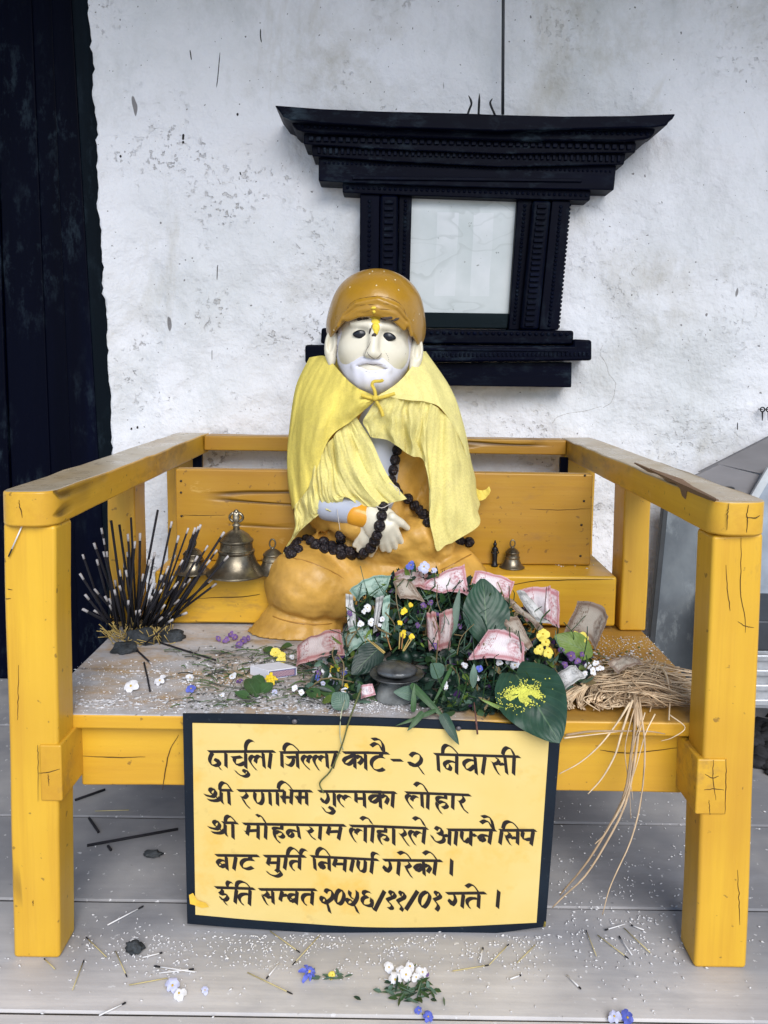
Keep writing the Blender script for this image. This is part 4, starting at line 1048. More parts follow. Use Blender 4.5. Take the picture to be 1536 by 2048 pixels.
# strokes traced letter by letter; a slanting flat brush gives them their thick and thin
Q4, Q9, Q17 = 360/1455., 160/1536., 90/1536.
CROPS = {'A': (380, 1420, Q4), 'B': (740, 1420, Q4), 'C': (380, 1640, Q4), 'D': (740, 1640, Q4), 'E': (630, 1770, Q9), 'F': (760, 1770, Q9),
         'G': (860, 1570, Q17), 'H': (400, 1560, Q17), 'h': (407.9, 1624.8, Q17), 'I': (540, 1560, Q17), 'J': (530, 1635, Q17), 'K': (740, 1640, Q17)}
TEXT = {
'A': """150,337 685,335|182,345 166,378 159,408 168,436 192,450 222,446 240,425 232,404 214,402 205,418|218,440 235,462 250,482|290,345 291,462
340,386 378,384 418,378|362,388 358,415 376,441 408,443 445,424|450,345 451,470|452,335 450,295 463,262 488,246 512,252
365,490 388,514 422,535 455,535 474,515 464,493 441,489 434,506|538,486 508,452 484,412 492,384 514,372 530,384 532,408 526,424|532,392 548,374 568,374 584,392|590,345 600,466|655,345 640,470
730,344 1205,340|742,350 745,462|760,332 764,300 790,274 826,280 858,306 884,334|785,384 862,380|838,388 832,424 808,450 776,440|866,345 872,468
970,484 934,450 908,412 916,384 938,372 954,384 956,408 950,424|956,392 972,376 990,374|1042,486 1020,452 1002,412 1010,384 1032,372 1048,384 1050,412|1050,392 1066,376 1086,378 1100,394|1104,350 1112,468|1180,350 1150,466
1240,345 1460,345|1332,352 1333,470|1328,362 1292,378 1256,394 1242,418 1258,438 1290,436 1328,398|1340,388 1366,372 1390,382 1388,412 1364,438|1418,352 1421,482
236,648 342,650|312,655 318,764|242,645 244,610 268,586 302,602 330,640
388,652 758,653|808,654 985,656|446,660 462,686 438,710 414,704|426,716 452,762 486,797|526,665 524,716 542,752 572,756 590,722 586,664|645,662 650,768|706,662 708,770|714,640 722,602 756,580 796,606 826,642|942,662 944,766
1042,658 1560,662|1108,668 1118,716 1094,750 1066,738 1072,716|1166,668 1168,778|1072,788 1100,824 1142,836 1166,808 1144,786 1128,802|1246,786 1210,748 1198,710 1218,690 1240,700 1240,726|1246,710 1268,694 1298,706|1342,668 1342,742|1330,732 1356,750|1346,716 1404,716|1408,668 1412,786
1534,700 1488,692 1456,712 1458,740 1490,744 1534,712
284,905 292,870 318,857 344,876 372,908|540,858 562,852 590,876 610,912|1382,886 1410,868 1446,882 1470,920""",
'B': """0,346 150,350|95,352 84,378|112,382 60,378 18,408 14,452 46,486 86,488 114,474|112,335 102,272 68,236 18,238|104,338 82,292 48,270 8,292|174,406 260,407
326,374 352,350 388,354 414,382 408,420 372,448 330,448 316,432 344,430 388,456 412,486 434,518
522,358 1210,378|548,362 556,496|588,358 592,310 620,284 662,302 714,356|702,368 700,516|692,424 642,414 604,436 612,470 642,482 652,456 636,436|848,376 860,518|844,410 800,404 762,428 766,462 800,486 848,450|930,376 910,518
1016,388 1040,402 1036,426 1004,436 986,420|1000,436 1018,482 1044,522|1036,440 1086,436|1090,378 1106,516|1166,378 1160,522|1072,362 1084,324 1112,304 1146,324 1168,372
0,664 210,668|80,670 86,794|78,692 32,694 2,716 6,742 40,744 80,706|86,706 122,690 146,712 128,758|188,670 180,786
290,668 810,688|346,796 314,756 294,716 304,694 328,690 340,712 336,732|342,712 360,698 386,702|418,674 424,786|470,676 466,800|362,612 392,590 432,610 468,668
672,684 668,800|748,694 760,722 736,744 716,738|728,744 756,800 796,836
352,886 382,870 414,888 442,938|906,866 946,860 980,886 1000,962|896,914 930,896 962,910 992,962|1074,962 1090,916 1126,902 1166,922 1202,966""",
'C': """264,22 384,24|346,30 348,150
432,32 1255,44|478,40 462,120|440,88 470,108|470,88 548,84|552,40 550,152|614,42 610,152|870,48 886,148|862,90 812,84 788,108 802,136 830,124 830,98|964,56 990,74 966,96 944,88|956,96 984,136 1016,160|1056,46 1048,158|1130,52 1112,118|1104,98 1130,116|1118,96 1206,92|1220,52 1200,158
1296,48 1460,52|1340,178 1314,140 1298,100 1308,76 1330,74 1342,92 1340,112|1346,94 1364,78 1390,84|1418,54 1416,178|1480,56 1470,180
210,286 555,290|288,334 246,324 222,352 248,380 290,362|240,348 284,374|292,294 300,402|372,296 354,402|492,294 482,318|514,322 450,320 416,348 424,384 464,396 508,382
600,293 932,294|644,300 628,362|620,352 644,366|636,346 712,346|718,300 710,408|618,414 652,442 700,456 738,434 718,404 694,418|778,300 764,398|788,290 796,250 824,226 862,246 896,290|888,300 884,398|880,336 836,334 814,354 822,388 848,412|902,292 896,262 914,240 940,244
978,294 1520,322|1004,304 1012,402|1024,290 1034,250 1064,228 1098,246 1132,292|1124,306 1126,408|1116,350 1072,344 1048,366 1058,390 1084,378 1080,356|1182,312 1162,374|1154,360 1180,376|1172,356 1246,356|1256,314 1248,414|1320,318 1300,416|1364,326 1358,380 1382,416 1412,404 1418,328|1476,326 1464,430|1476,316 1474,284 1490,266 1522,276
206,546 520,556|262,560 260,582 242,600 286,598 306,624 284,648 254,640 250,624|268,650 298,686|306,545 300,520 314,500 340,508|376,560 364,672|374,546 384,510 416,498 456,514 490,552|486,564 480,688|476,600 426,600 398,624 408,662 436,690
560,562 1020,564|614,574 632,592 606,614 584,604|588,614 606,656 628,686|616,626 662,622|668,574 672,676|746,574 728,652|722,632 748,656|736,612 790,606|866,576 858,680|856,604 816,604 798,630 814,660 858,642|812,628 850,656|992,576 984,684|982,602 932,604 910,630 918,666 946,692""",
'D': """0,50 465,68|192,66 192,200|276,78 286,108 256,126 244,112|256,124 286,172 314,208|364,200 338,160 320,120 330,96 352,92 364,110 362,134|368,112 388,98 414,104|442,70 430,190
530,80 550,60 578,74 580,104 548,116|552,114 596,136 592,170 550,182 516,158 500,128|590,130 634,124|630,80 1016,82|646,86 640,200|700,86 690,202|746,88 742,146 770,180 806,150|818,88 812,204|826,126 858,120|980,86 964,192|960,130 912,124 882,148 894,170 926,156 918,132
1050,84 1340,84|1066,90 1050,194|1114,100 1136,116 1110,140 1098,126|1104,140 1116,172 1136,200|1134,146 1186,144|1196,90 1192,196|1238,92 1232,140 1258,160 1304,152|1320,90 1302,202
110,325 580,330|158,334 166,384 136,416 114,398 126,376|236,334 226,444|308,340 326,364 298,382 280,372|290,380 310,422 338,464|334,322 302,280 266,260 230,274|432,334 438,446|424,360 386,368 362,394 384,412 428,382|438,376 466,364 488,382 466,424|532,334 518,442|542,325 510,280 470,256 434,276|662,320 656,446
118,574 38,732|386,574 290,726|442,584 410,618 402,670 430,706 464,674 484,616 464,582 438,590
620,594 935,590|680,602 692,648 664,686 642,666 654,646|756,600 744,708|882,600 876,710|870,636 818,634 786,656 792,692 814,716|880,588 850,544 816,522 778,542|1042,572 1030,710""",
'E': """200,150 222,102 270,92 322,120 345,180 328,250 270,305 200,345 140,336 116,290 132,242 172,238 206,272 228,335 260,430 285,530
480,92 430,140 402,230 402,320 440,366 490,356 538,290 558,190 530,112 478,92|675,120 665,180 690,236 740,266|810,118 815,220 780,310 720,376 650,372 612,328 622,282 672,278 720,330 780,430 825,535
1060,145 1000,122 942,138 932,190 960,220 1020,225|1000,225 930,252 906,310 932,372 1010,402 1080,392 1100,330 1092,262|1080,345 1096,280|1080,400 1140,490""",
'F': """228,212 192,176 206,134 254,132 290,180 268,230 200,258 146,285 152,312 200,360 238,410 224,448 165,455
420,218 386,186 396,142 440,142 478,190 458,246 394,280 346,310 352,340 392,386 428,440 400,492|1102,214 1066,182 1076,142 1120,142 1162,190 1148,236 1094,264 1046,286 1062,316 1102,360 1124,410 1110,450 1080,490""",
'G': """540,340 535,460|545,455 440,428 330,418 256,450 236,510 262,600|270,612 370,572 470,580 566,640 588,700 540,758 430,786|255,610 238,690 270,800 330,890 395,970""",
'H': """430,480 345,420 345,340 400,305 480,315 535,400 510,500 440,565 340,560 165,512|530,545 590,620|280,678 400,705 540,708 640,672 700,600|725,400 720,690|720,600 735,700 775,800""",
'h': """430,480 345,420 345,340 400,305 480,315 535,400 510,500 440,565 340,560 165,512|530,545 590,620|280,678 400,705 540,708 640,672 700,600|725,400 720,690|720,600 735,700 775,800""",
'I': """490,350 490,560|376,572 420,650|400,572 470,710|440,560 485,770|480,540 488,790|490,592 690,592|745,345 715,815|876,572 930,660|910,572 990,730|960,560 1010,790|1030,380 1015,810|1030,592 1230,592""",
'J': """580,260 570,390|580,388 460,366 350,362 288,396 294,440 330,490|345,540 430,482 530,490 616,560 636,620 570,678 480,668|322,480 325,600 370,720 450,810 530,880""",
'K': """540,270 532,400|540,398 430,388 342,384 282,420 302,500|315,556 390,502 490,510 586,560 608,630 560,688 470,678|302,520 310,640 350,740 415,830""",
}
bm = bmesh.new(); kk = 0
NIB = (3.7, 2.9)
for key, txt in TEXT.items():
    ox, oy, sc = CROPS[key]
    for st_ in txt.replace('\n', '|').split('|'):
        pts = [tuple(map(float, q.split(','))) for q in st_.split()]
        if len(pts) < 2: continue
        n = 2 + (len(pts) - 1) * (6 if len(pts) > 2 else 5)
        pts = [(x * sc, y * sc) for x, y in pts]
        P = catmull([(x, y, 0) for x, y in pts], n); kk += 1
        straight = len(pts) == 2 and abs(pts[0][0] - pts[1][0]) > 15
        for pas in (0, 1):
            rows = []
            for i, p in enumerate(P):
                e = min(1, .45 + min(i, n-1-i) * .5) if not straight else 1
                if pas == 0: nx, ny = NIB[0] * .96, NIB[1]
                else:
                    t = np.array(P[min(i+1, n-1)]) - np.array(P[max(i-1, 0)]); L = math.hypot(t[0], t[1]) + 1e-6
                    nx, ny = -t[1] / L * 1.15 * e, t[0] / L * 1.15 * e
                row = []
                for s in (-1, 1):
                    row.append(bm.verts.new(on_sign(ox + p[0] + s*nx, oy + p[1] + s*ny, .0034 + .0000012 * (2*kk + pas))))
                rows.append(row)
            for i in range(n-1):
                try: bm.faces.new((rows[i][0], rows[i][1], rows[i+1][1], rows[i+1][0]))
                except ValueError: pass
o = link('lettering', bm, M_ink, sign)
# nails along the top edge, paint spill at the lower left corner
for x, y in ((589, 1443), (917, 1457)):
    bm = bmesh.new(); blob(bm, on_sign(x, y, .004), (.0045, .0025, .004), 2)
    link('nail', bm, simple('grey_nail', (.12, .11, .12), .5, metal=.5), sign)
bm = bmesh.new()
T = [(378,1790),(386,1786),(394,1800),(412,1806),(418,1814),(404,1816),(388,1810),(380,1808)]
bm.faces.new([bm.verts.new(on_sign(x, y, .0052)) for x, y in T])
link('paint_spill', bm, simple('ochre_spill', (.72, .45, .05), .5), sign)
# ------------------------------------------------------------------ bells, incense, lamp and the heap of offerings
M_brass = N('old_brass'); a = M_brass
c = a.ramp(a.noise(22, 5, .65), [(.3, (.07, .06, .045)), (.55, (.22, .19, .14)), (.8, (.42, .38, .30))])
M_brass = a.done(c, a.ramp(a.noise(30, 4), [(.3, .22), (.75, .5)]), a.bump(a.noise(45, 4), .2, .002), .5, .85)
def bell(px, py, h, label, ring='loop', squash=1):
    p = flat(px, py, LZ); e = empty('bell', p); tag(e, label, 'bell', 'brass bells on the ledges')
    r = h * (.47 if h > .1 else .50 if h > .065 else .44)
    prof = [(r, 0), (r*1.0, h*.025), (r*.86, h*.07), (r*.70, h*.16), (r*.60, h*.27), (r*.575, h*.33), (r*.60, h*.345), (r*.60, h*.375), (r*.55, h*.39), (r*.525, h*.46), (r*.53, h*.475), (r*.53, h*.50), (r*.56, h*.515), (r*.56, h*.54), (r*.50, h*.56), (r*.40, h*.62), (r*.25, h*.67), (r*.13, h*.70)]
    bm = bmesh.new(); lathe(bm, prof, p + Vector((0, 0, .0006)), 40); link('bell_body', bm, M_brass, e, smooth=True, bevel=.0006)
    bm = bmesh.new(); t = p + Vector((0, 0, h*.70))
    if ring == 'loop':
        tube(bm, [t + Vector((h*.085*math.sin(a_), 0, h*.15 - h*.13*math.cos(a_))) for a_ in np.linspace(0, 2*math.pi, 20)], h*.024, 8)
        blob(bm, t + Vector((0, 0, h*.01)), h*.05, 2)
    else:
        lathe(bm, [(h*.06, -h*.01), (h*.045, h*.05), (h*.07, h*.07), (h*.05, h*.09), (h*.035, h*.11)], t, 16)
        blob(bm, t + Vector((0, 0, h*.19)), (h*.055, h*.045, h*.10), 3, jit=.5, seed=3)
        for s in (-1, 1): tube(bm, curve([t + Vector((s*h*.04, 0, h*.12)), t + Vector((s*h*.10, 0, h*.17)), t + Vector((s*h*.09, -h*.01, h*.23)), t + Vector((s*h*.03, 0, h*.27))], 8), h*.022, 8)
        blob(bm, t + Vector((0, 0, h*.28)), h*.04, 2)
    link('handle', bm, M_brass, e, smooth=True)
    return e
bell(473, 1148, .133, 'large tarnished brass bell with a figured handle on the left ledge', 'figure')
bell(545, 1145, .072, 'small polished brass bell with a ring handle beside the statue left knee')
bell(386, 1145, .074, 'middling brass bell standing behind the incense sticks')
bell(1024, 1135, .062, 'small shiny brass bell with a ring handle alone on the right ledge')
p = flat(989, 1133, LZ); e = empty('figurine', p); tag(e, 'tiny black standing figurine between the statue and the right bell', 'figurine')
M_black = simple('black_metal', (.012, .012, .016), .4, metal=.4)
bm = bmesh.new(); lathe(bm, [(.007, 0), (.008, .004), (.006, .006), (.0052, .016), (.0062, .026), (.0048, .032), (.0058, .040), (.004, .044)], p, 12); link('robe', bm, M_black, e, smooth=True)
bm = bmesh.new(); blob(bm, p + Vector((0, 0, .049)), (.0042, .0042, .0055), 2); blob(bm, p + Vector((0, 0, .0555)), (.0022, .0022, .003), 1); link('head', bm, M_black, e, smooth=True)
bm = bmesh.new()
for s in (-1, 1): tube(bm, [p + Vector((s*.005, 0, .040)), p + Vector((s*.0075, -.003, .031)), p + Vector((s*.003, -.007, .030))], .0018, 6)
link('arms', bm, M_black, e, smooth=True)

# incense: every stick is its own thing
M_inc = simple('black_incense', (.006, .005, .010), .8, .3, 200, .5, 500); M_tip = simple('pale_ash', (.46, .43, .43), .9, .1, 200, .3); M_bam = simple('yellow_bamboo', (.42, .30, .09), .6, .2)
def stick(base, tip, lab, grp, bare=.018, ash=.011, r=.0016, cat='incense stick', name='incense_stick'):
    base, tip = Vector(base), Vector(tip); d = (tip - base); L = d.length
    e = empty(name, base); tag(e, lab, cat, grp); e.rotation_mode = 'QUATERNION'
    P = lambda t: base + d * t + Vector((mnoise.noise(base * 40 + Vector((t, 0, 0))), 0, 0)) * .0015 * t
    def seg(nm, t0, t1, rr, m):
        bm = bmesh.new(); tube(bm, [P(t0), P((t0+t1)/2), P(t1)], rr, 6); link(nm, bm, m, e, smooth=True)
    b, a_ = bare / L, 1 - ash / L
    if bare: seg('bare_end', 0, b, .0009, M_bam)
    seg('coating', b, a_ if ash else 1, r, M_inc)
    if ash: seg('ash_tip', a_, 1, r * 1.05, M_tip)
    return e
tips = [(203,1056),(207,1077),(188,1086),(165,1109),(194,1119),(206,1103),(213,1103),(159,1147),(189,1178),(170,1189),(166,1218),(222,1041),(239,1049),(262,1035),(256,1068),(265,1083),(281,1066),(316,1020),(344,1043),(357,1071),(377,1056),(391,1055),(398,1053),(449,1064),(416,1091),(434,1100),(457,1112),(426,1158),(433,1167),(402,1049),(347,1153),(381,1158),(370,1166),(358,1163),(336,1136),(338,1132),(293,1148),(270,1082),(255,1104),(213,1103),(188,1221),(164,1218),(288,1177),(273,1221),(303,1192),(330,1210),(346,1240),(305,1204),(352,1170),(420,1120),(410,1135),(300,1120),(310,1105),(230,1160),(240,1140),(325,1150),(366,1120),(395,1112),(350,1110),(280,1130)]
gi = 'incense sticks standing in the bunch'
for k in range(26): tips.append((rng.uniform(205, 375), rng.uniform(1120, 1240)))
for k, (x, y) in enumerate(tips):
    q = (x - 275) / 130.0
    bx = 268 + q * 48 + rng.uniform(-14, 14); by = 1262 + rng.uniform(-14, 10) - abs(q) * 4
    b = flat(bx, by, SEAT + .002); Y = b.y + rng.uniform(-.05, .04) + (.02 if y < 1100 else -.02)
    t = at(x, y, min(max(Y, .26), .46))
    noash = k in (17, 11, 12, 13)
    stick(b, t, 'thin black incense stick fanned out of the bunch on the left end of the seat', gi, ash=0 if noash else rng.uniform(.010, .016), bare=rng.uniform(.006, .016), r=rng.uniform(.0019, .0026))
fallen = [((262,1290),(303,1328),'black incense stick lying on the dusty seat with a white ash end'), ((320,1285),(431,1320),'long black incense stick lying slantwise behind the dusty seat middle'), ((288,1325),(301,1382),'burnt black incense stick lying towards the front edge of the seat')]
for k, (a_, b_, lb) in enumerate(fallen):
    stick(flat(*a_, SEAT + .003), flat(*b_, SEAT + .0035), lb, None, bare=0, ash=.012 if k == 0 else 0, r=.0017)
stick(at(290, 1288, .36), at(346, 1238, .34), 'short black incense stick leaning out at the front of the bunch', None, bare=0, ash=.012)
# bare bamboo stubs left at the foot of the bunch
bm = bmesh.new()
for k in range(120):
    b = flat(rng.uniform(215, 345), rng.uniform(1262, 1290), SEAT + .001); d = Vector((rng.uniform(-.03, .03), rng.uniform(-.03, .01), rng.uniform(.004, .03)))
    tube(bm, [b, b + d], .0008, 4)
o = link('bamboo_stubs', bm, M_bam, smooth=True); tag(o, 'burnt down yellow bamboo stubs littered round the foot of the incense bunch', 'stubs', kind='stuff')
M_clay = simple('charred_clay', (.03, .035, .04), .8, .6, 60, .8, 120, .006)
for k, (x, y, r, lb) in enumerate(((248, 1303, .024, 'charred dark clay lump holding incense, nearer the front of the seat'), (345, 1278, .026, 'charred dark clay lump at the right foot of the incense bunch'), (285, 1282, .034, 'low black ash mound under the middle of the incense bunch'))):
    bm = bmesh.new(); blob(bm, flat(x, y, SEAT) + Vector((0, 0, .003)), (r, r*.8, r*.6), 3, jit=.5, seed=k + 2)
    tag(link('incense_holder', bm, M_clay, smooth=True), lb, 'incense holder')

# oil lamp
M_lamp = simple('blackened_lamp_metal', (.10, .105, .11), .38, .8, 35, .7, 60, metal=.6); M_lampf = simple('dusty_lamp_foot', (.19, .20, .20), .75, .5, 30, .6, 70)
p = flat(790, 1396, SEAT); lampo = empty('oil_lamp', p); tag(lampo, 'sooty metal oil lamp with wide saucer and domed bowl in front of the heap', 'lamp')
u = at(793, 1350, p.y).z - p.z
bm = bmesh.new(); lathe(bm, [(.033, 0), (.035, .004), (.031, .012), (.024, .024), (.016, u*.62), (.011, u*.75), (.015, u*.88), (.013, u*.93)], p, 32, wob=.05); link('foot', bm, M_lampf, lampo, smooth=True)
bm = bmesh.new(); lathe(bm, [(.010, u*.92), (.030, u*.95), (.043, u*1.02), (.0455, u*1.10), (.043, u*1.09), (.030, u*1.02), (.012, u*1.0)], p + Vector((.002, 0, 0)), 36, wob=.02); link('saucer', bm, M_lamp, lampo, smooth=True)
bm = bmesh.new(); lathe(bm, [(.012, u*1.0), (.022, u*1.05), (.032, u*1.16), (.034, u*1.25), (.030, u*1.36), (.020, u*1.46), (.010, u*1.52), (.006, u*1.55)], p + Vector((.001, 0, 0)), 32, wob=.06); link('bowl', bm, M_lamp, lampo, smooth=True)
for k, (a_, b_) in enumerate((((768,1307),(733,1277)), ((770,1305),(745,1284)), ((782,1300),(772,1268)), ((798,1298),(800,1265)), ((803,1298),(806,1268)), ((806,1302),(818,1278)), ((808,1302),(825,1276)))):
    s_, t_ = at(*a_, p.y - .01), at(*b_, p.y - .002 + .006 * (k % 3))
    bm = bmesh.new(); tube(bm, [s_, t_], .0011, 6)
    tag(link('bamboo_stick', bm, [M_bam, simple('brown_bamboo', (.30, .14, .04))][k in (2, 4)], smooth=True), ['yellow bare incense stick leaning left from the oil lamp', 'brown bare incense stick upright in the oil lamp', 'yellow bare incense stick leaning right from the oil lamp'][0 if k < 2 else 1 if k < 5 else 2], 'incense stick', 'bare incense sticks in the lamp')

# matchbox
M_card = simple('white_card', (.66, .66, .72), .7, .06); M_strike = N('striking_strip'); a = M_strike
ch = a.n('TexChecker'); ch.inputs['Scale'].default_value = 700; a.l(a.co(), ch.inputs[0])
M_strike = a.done(a.mix(ch.outputs['Fac'], (.20, .10, .14), (.42, .30, .36)), .8)
c0, c1, c2 = flat(536, 1360, SEAT + .001), flat(594, 1352, SEAT + .001), flat(500, 1349, SEAT + .001)
ux = (c1 - c0); uy = (c2 - c0); h = .0165
mb = empty('matchbox', c0); tag(mb, 'small white matchbox with a grey striking strip on the dusty seat', 'matchbox')
bm = bmesh.new(); prism(bm, [c0, c1, c1 + uy, c0 + uy], (0, 0, h)); link('sleeve', bm, M_card, mb, bevel=.0006)
n_ = ux.cross(Vector((0, 0, 1))).normalized(); n_ = n_ if n_.y < 0 else -n_
bm = bmesh.new(); w = .09; prism(bm, [c0 + ux*w + Vector((0,0,h*.2)), c0 + ux*(1-w) + Vector((0,0,h*.2)), c0 + ux*(1-w) + Vector((0,0,h*.82)), c0 + ux*w + Vector((0,0,h*.82))], n_ * .0004); link('striking_strip', bm, M_strike, mb)
bm = bmesh.new(); prism(bm, [c0 + ux*.04 + Vector((0,0,h*.1)), c0 + ux*.96 + Vector((0,0,h*.1)), c0 + ux*.96 + Vector((0,0,h*.9)), c0 + ux*.04 + Vector((0,0,h*.9))], n_ * .0002); link('printed_border', bm, simple('navy_print', (.10, .10, .22), .8), mb)

# ---- banknotes
def note_mat(name, edge, mid, ink, seed=0):
    a = N(name); uv = a.n('SeparateXYZ'); a.l(a.tc.outputs['UV'], uv.inputs[0]); u, v = uv.outputs[0], uv.outputs[1]
    eu = a.math('MINIMUM', u, a.math('SUBTRACT', 1, u)); ev = a.math('MINIMUM', v, a.math('SUBTRACT', 1, v))
    e = a.math('MINIMUM', a.math('MULTIPLY', eu, 2.0), ev)
    nn = a.n('TexNoise'); nn.inputs['Scale'].default_value = 13; nn.inputs['Detail'].default_value = 5; a.l(a.tc.outputs['UV'], nn.inputs[0])
    wv = a.n('TexWave'); wv.inputs['Scale'].default_value = 9; wv.inputs['Distortion'].default_value = 7; wv.inputs['Detail'].default_value = 3; a.l(a.tc.outputs['UV'], wv.inputs[0])
    c = a.mix(a.ramp(e, [(.10, 0.), (.30, 1.)]), edge, mid)
    c = a.mix(a.ramp(e, [(.05, 0.), (.07, .55), (.13, .6), (.17, 0.)]), c, ink)
    mot = a.math('MULTIPLY', a.ramp(nn.outputs['Fac'], [(.5, 0.), (.56, 1.)]), a.ramp(wv.outputs['Fac'], [(.3, .2), (.7, 1.)]))
    lim = a.math('GREATER_THAN', a.math('ABSOLUTE', a.math('SUBTRACT', u, .5)), .22)
    c = a.mix(a.math('MULTIPLY', a.math('MULTIPLY', mot, lim), .8), c, ink)
    du = a.math('SUBTRACT', u, .70); dv = a.math('SUBTRACT', v, .5)
    rr = a.math('ADD', a.math('MULTIPLY', a.math('MULTIPLY', du, du), 40.), a.math('MULTIPLY', a.math('MULTIPLY', dv, dv), 11.))
    c = a.mix(a.math('MULTIPLY', a.ramp(rr, [(.6, .6), (1., 0.)]), a.ramp(nn.outputs['Fac'], [(.4, .3), (.6, 1.)])), c, ink)
    c = a.mix(a.math('MULTIPLY', a.ramp(wv.outputs['Fac'], [(.4, 0.), (.6, 1.)]), .16), c, ink)
    c = a.mix(a.ramp(a.noise(45, 5, .7), [(.5, 0.), (.75, .35)]), c, (.20, .17, .15))
    return a.done(c, .75, a.bump(nn.outputs['Fac'], .15, .003), .2)
NM = {'pink': note_mat('pink_banknote', (.58, .38, .41), (.76, .71, .74), (.40, .12, .14)), 'green': note_mat('green_banknote', (.30, .42, .35), (.40, .52, .45), (.07, .16, .13)),
      'brown': note_mat('brown_banknote', (.32, .25, .20), (.44, .39, .33), (.15, .09, .06)), 'dusty': note_mat('dusty_pink_banknote', (.42, .26, .25), (.52, .45, .44), (.26, .07, .07)), 'grey': note_mat('grey_banknote', (.46, .46, .45), (.60, .60, .60), (.16, .16, .16))}
GN = 'banknotes in the heap of offerings'
def note(tl, tr, br, bl, mat, label, bend=.008, Ym=None, fold=.004, sd=0):
    """crumpled paper note spread between four corners (x, y, depth)"""
    c = [Vector(at(*q)) for q in (tl, tr, br, bl)]
    n = (c[1]-c[0]).cross(c[3]-c[0]).normalized()
    if n.y > 0: n = -n
    bm = bmesh.new(); uvl = bm.loops.layers.uv.verify(); nu, nv = 16, 10; g = []
    for i in range(nu):
        row = []
        for j in range(nv):
            u, v = i/(nu-1), j/(nv-1)
            p = c[0]*(1-u)*(1-v) + c[1]*u*(1-v) + c[2]*u*v + c[3]*(1-u)*v
            p += n * (bend*math.sin(math.pi*u) + .35*bend*math.sin(math.pi*v + 1) + 1.5*fold*mnoise.noise(Vector((u*3+sd, v*2.4, sd*2.1))) + .7*fold*mnoise.noise(Vector((u*7+sd, v*5, sd))) + fold * abs(math.sin((u*2.2 + sd) * math.pi)) * .6)
            row.append(bm.verts.new(p))
        g.append(row)
    for i in range(nu-1):
        for j in range(nv-1):
            f = bm.faces.new((g[i][j], g[i+1][j], g[i+1][j+1], g[i][j+1])); f.smooth = True
            for l, (a_, b_) in zip(f.loops, ((i,j),(i+1,j),(i+1,j+1),(i,j+1))): l[uvl].uv = (a_/(nu-1), b_/(nv-1))
    return tag(link('banknote', bm, NM[mat], smooth=True, solid=.0004), label, 'banknote', GN)
note((596,1292,.25),(682,1262,.27),(690,1310,.22),(592,1334,.20), 'dusty', 'dusty pink banknote propped under the statue left foot beside white flowers', sd=1)
note((640,1282,.29),(676,1264,.29),(676,1300,.25),(618,1300,.25), 'brown', 'worn brown banknote tucked behind the dusty pink one', sd=2)
note((684,1274,.28),(738,1254,.29),(748,1292,.25),(690,1312,.23), 'green', 'pale green banknote lying between the dusty pink note and the oil lamp', sd=3)
note((700,1188,.35),(786,1156,.37),(764,1200,.33),(716,1198,.33), 'green', 'dark green banknote fanned out at the top left of the heap', .012, sd=4)
note((694,1188,.32),(708,1190,.31),(712,1262,.28),(695,1264,.29), 'grey', 'narrow grey banknote standing on edge at the left of the heap', .004, sd=5)
note((752,1196,.30),(768,1190,.30),(754,1262,.27),(745,1268,.28), 'grey', 'white folded banknote standing beside a green one', .003, sd=6)
note((768,1204,.31),(781,1190,.31),(779,1276,.27),(760,1280,.27), 'green', 'green banknote folded upright beside the white one', .005, sd=7)
note((786,1148,.38),(858,1146,.38),(852,1176,.34),(796,1190,.33), 'dusty', 'faded pink banknote folded flat on top of the heap', .01, sd=8)
note((786,1166,.345),(822,1164,.345),(850,1204,.31),(800,1198,.31), 'brown', 'brown banknote folded over below the topmost note', .006, sd=9)
note((838,1178,.35),(930,1130,.37),(938,1190,.33),(888,1186,.32), 'pink', 'bright pink banknote with a white middle at the top of the heap', .006, sd=10)
note((950,1142,.39),(1028,1165,.39),(1018,1198,.36),(940,1176,.36), 'pink', 'pink banknote sticking out behind the tall green leaf', .006, sd=11)
note((1040,1182,.36),(1117,1186,.37),(1119,1256,.32),(1050,1244,.30), 'pink', 'pink banknote with a pale middle standing right of the tall leaf', .010, sd=12)
note((1032,1184,.33),(1050,1190,.33),(1108,1252,.29),(1072,1246,.28), 'grey', 'grey folded banknote in front of the pale pink one', .006, sd=13)
note((1092,1176,.31),(1101,1172,.31),(1104,1244,.285),(1087,1236,.285), 'pink', 'narrow pink banknote folded upright against the pale pink one', .004, sd=14)
note((1006,1200,.30),(1020,1206,.30),(1088,1256,.26),(1080,1262,.26), 'brown', 'thin brown banknote edge slanting across the right of the heap', .004, sd=15)
note((1152,1204,.34),(1212,1236,.34),(1192,1300,.29),(1128,1268,.29), 'brown', 'brown and green banknote rolled into a tube by yellow flowers', .022, sd=16)
note((975,1262,.22),(1044,1288,.22),(1052,1328,.17),(936,1318,.16), 'pink', 'large pink and white banknote lying in front of the tall leaf', .012, sd=17)
note((998,1244,.26),(1032,1234,.27),(1066,1292,.23),(1052,1304,.22), 'brown', 'brown banknote folded double beside the tall leaf', .006, sd=18)
note((1002,1262,.25),(1010,1258,.25),(1058,1300,.22),(1046,1304,.22), 'grey', 'thin grey banknote under the brown folded one', .003, sd=19)
note((852,1232,.27),(872,1226,.27),(882,1300,.22),(858,1302,.22), 'dusty', 'dark pink banknote folded upright in the middle of the heap', .006, sd=20)
note((876,1230,.265),(908,1222,.28),(900,1300,.22),(876,1302,.22), 'dusty', 'dark pink banknote folded into a fan right of the upright one', .014, sd=21)
note((1214,1332,.16),(1258,1312,.19),(1286,1328,.16),(1238,1346,.14), 'brown', 'single crumpled banknote lying flat on the bare right of the seat', .004, sd=22)
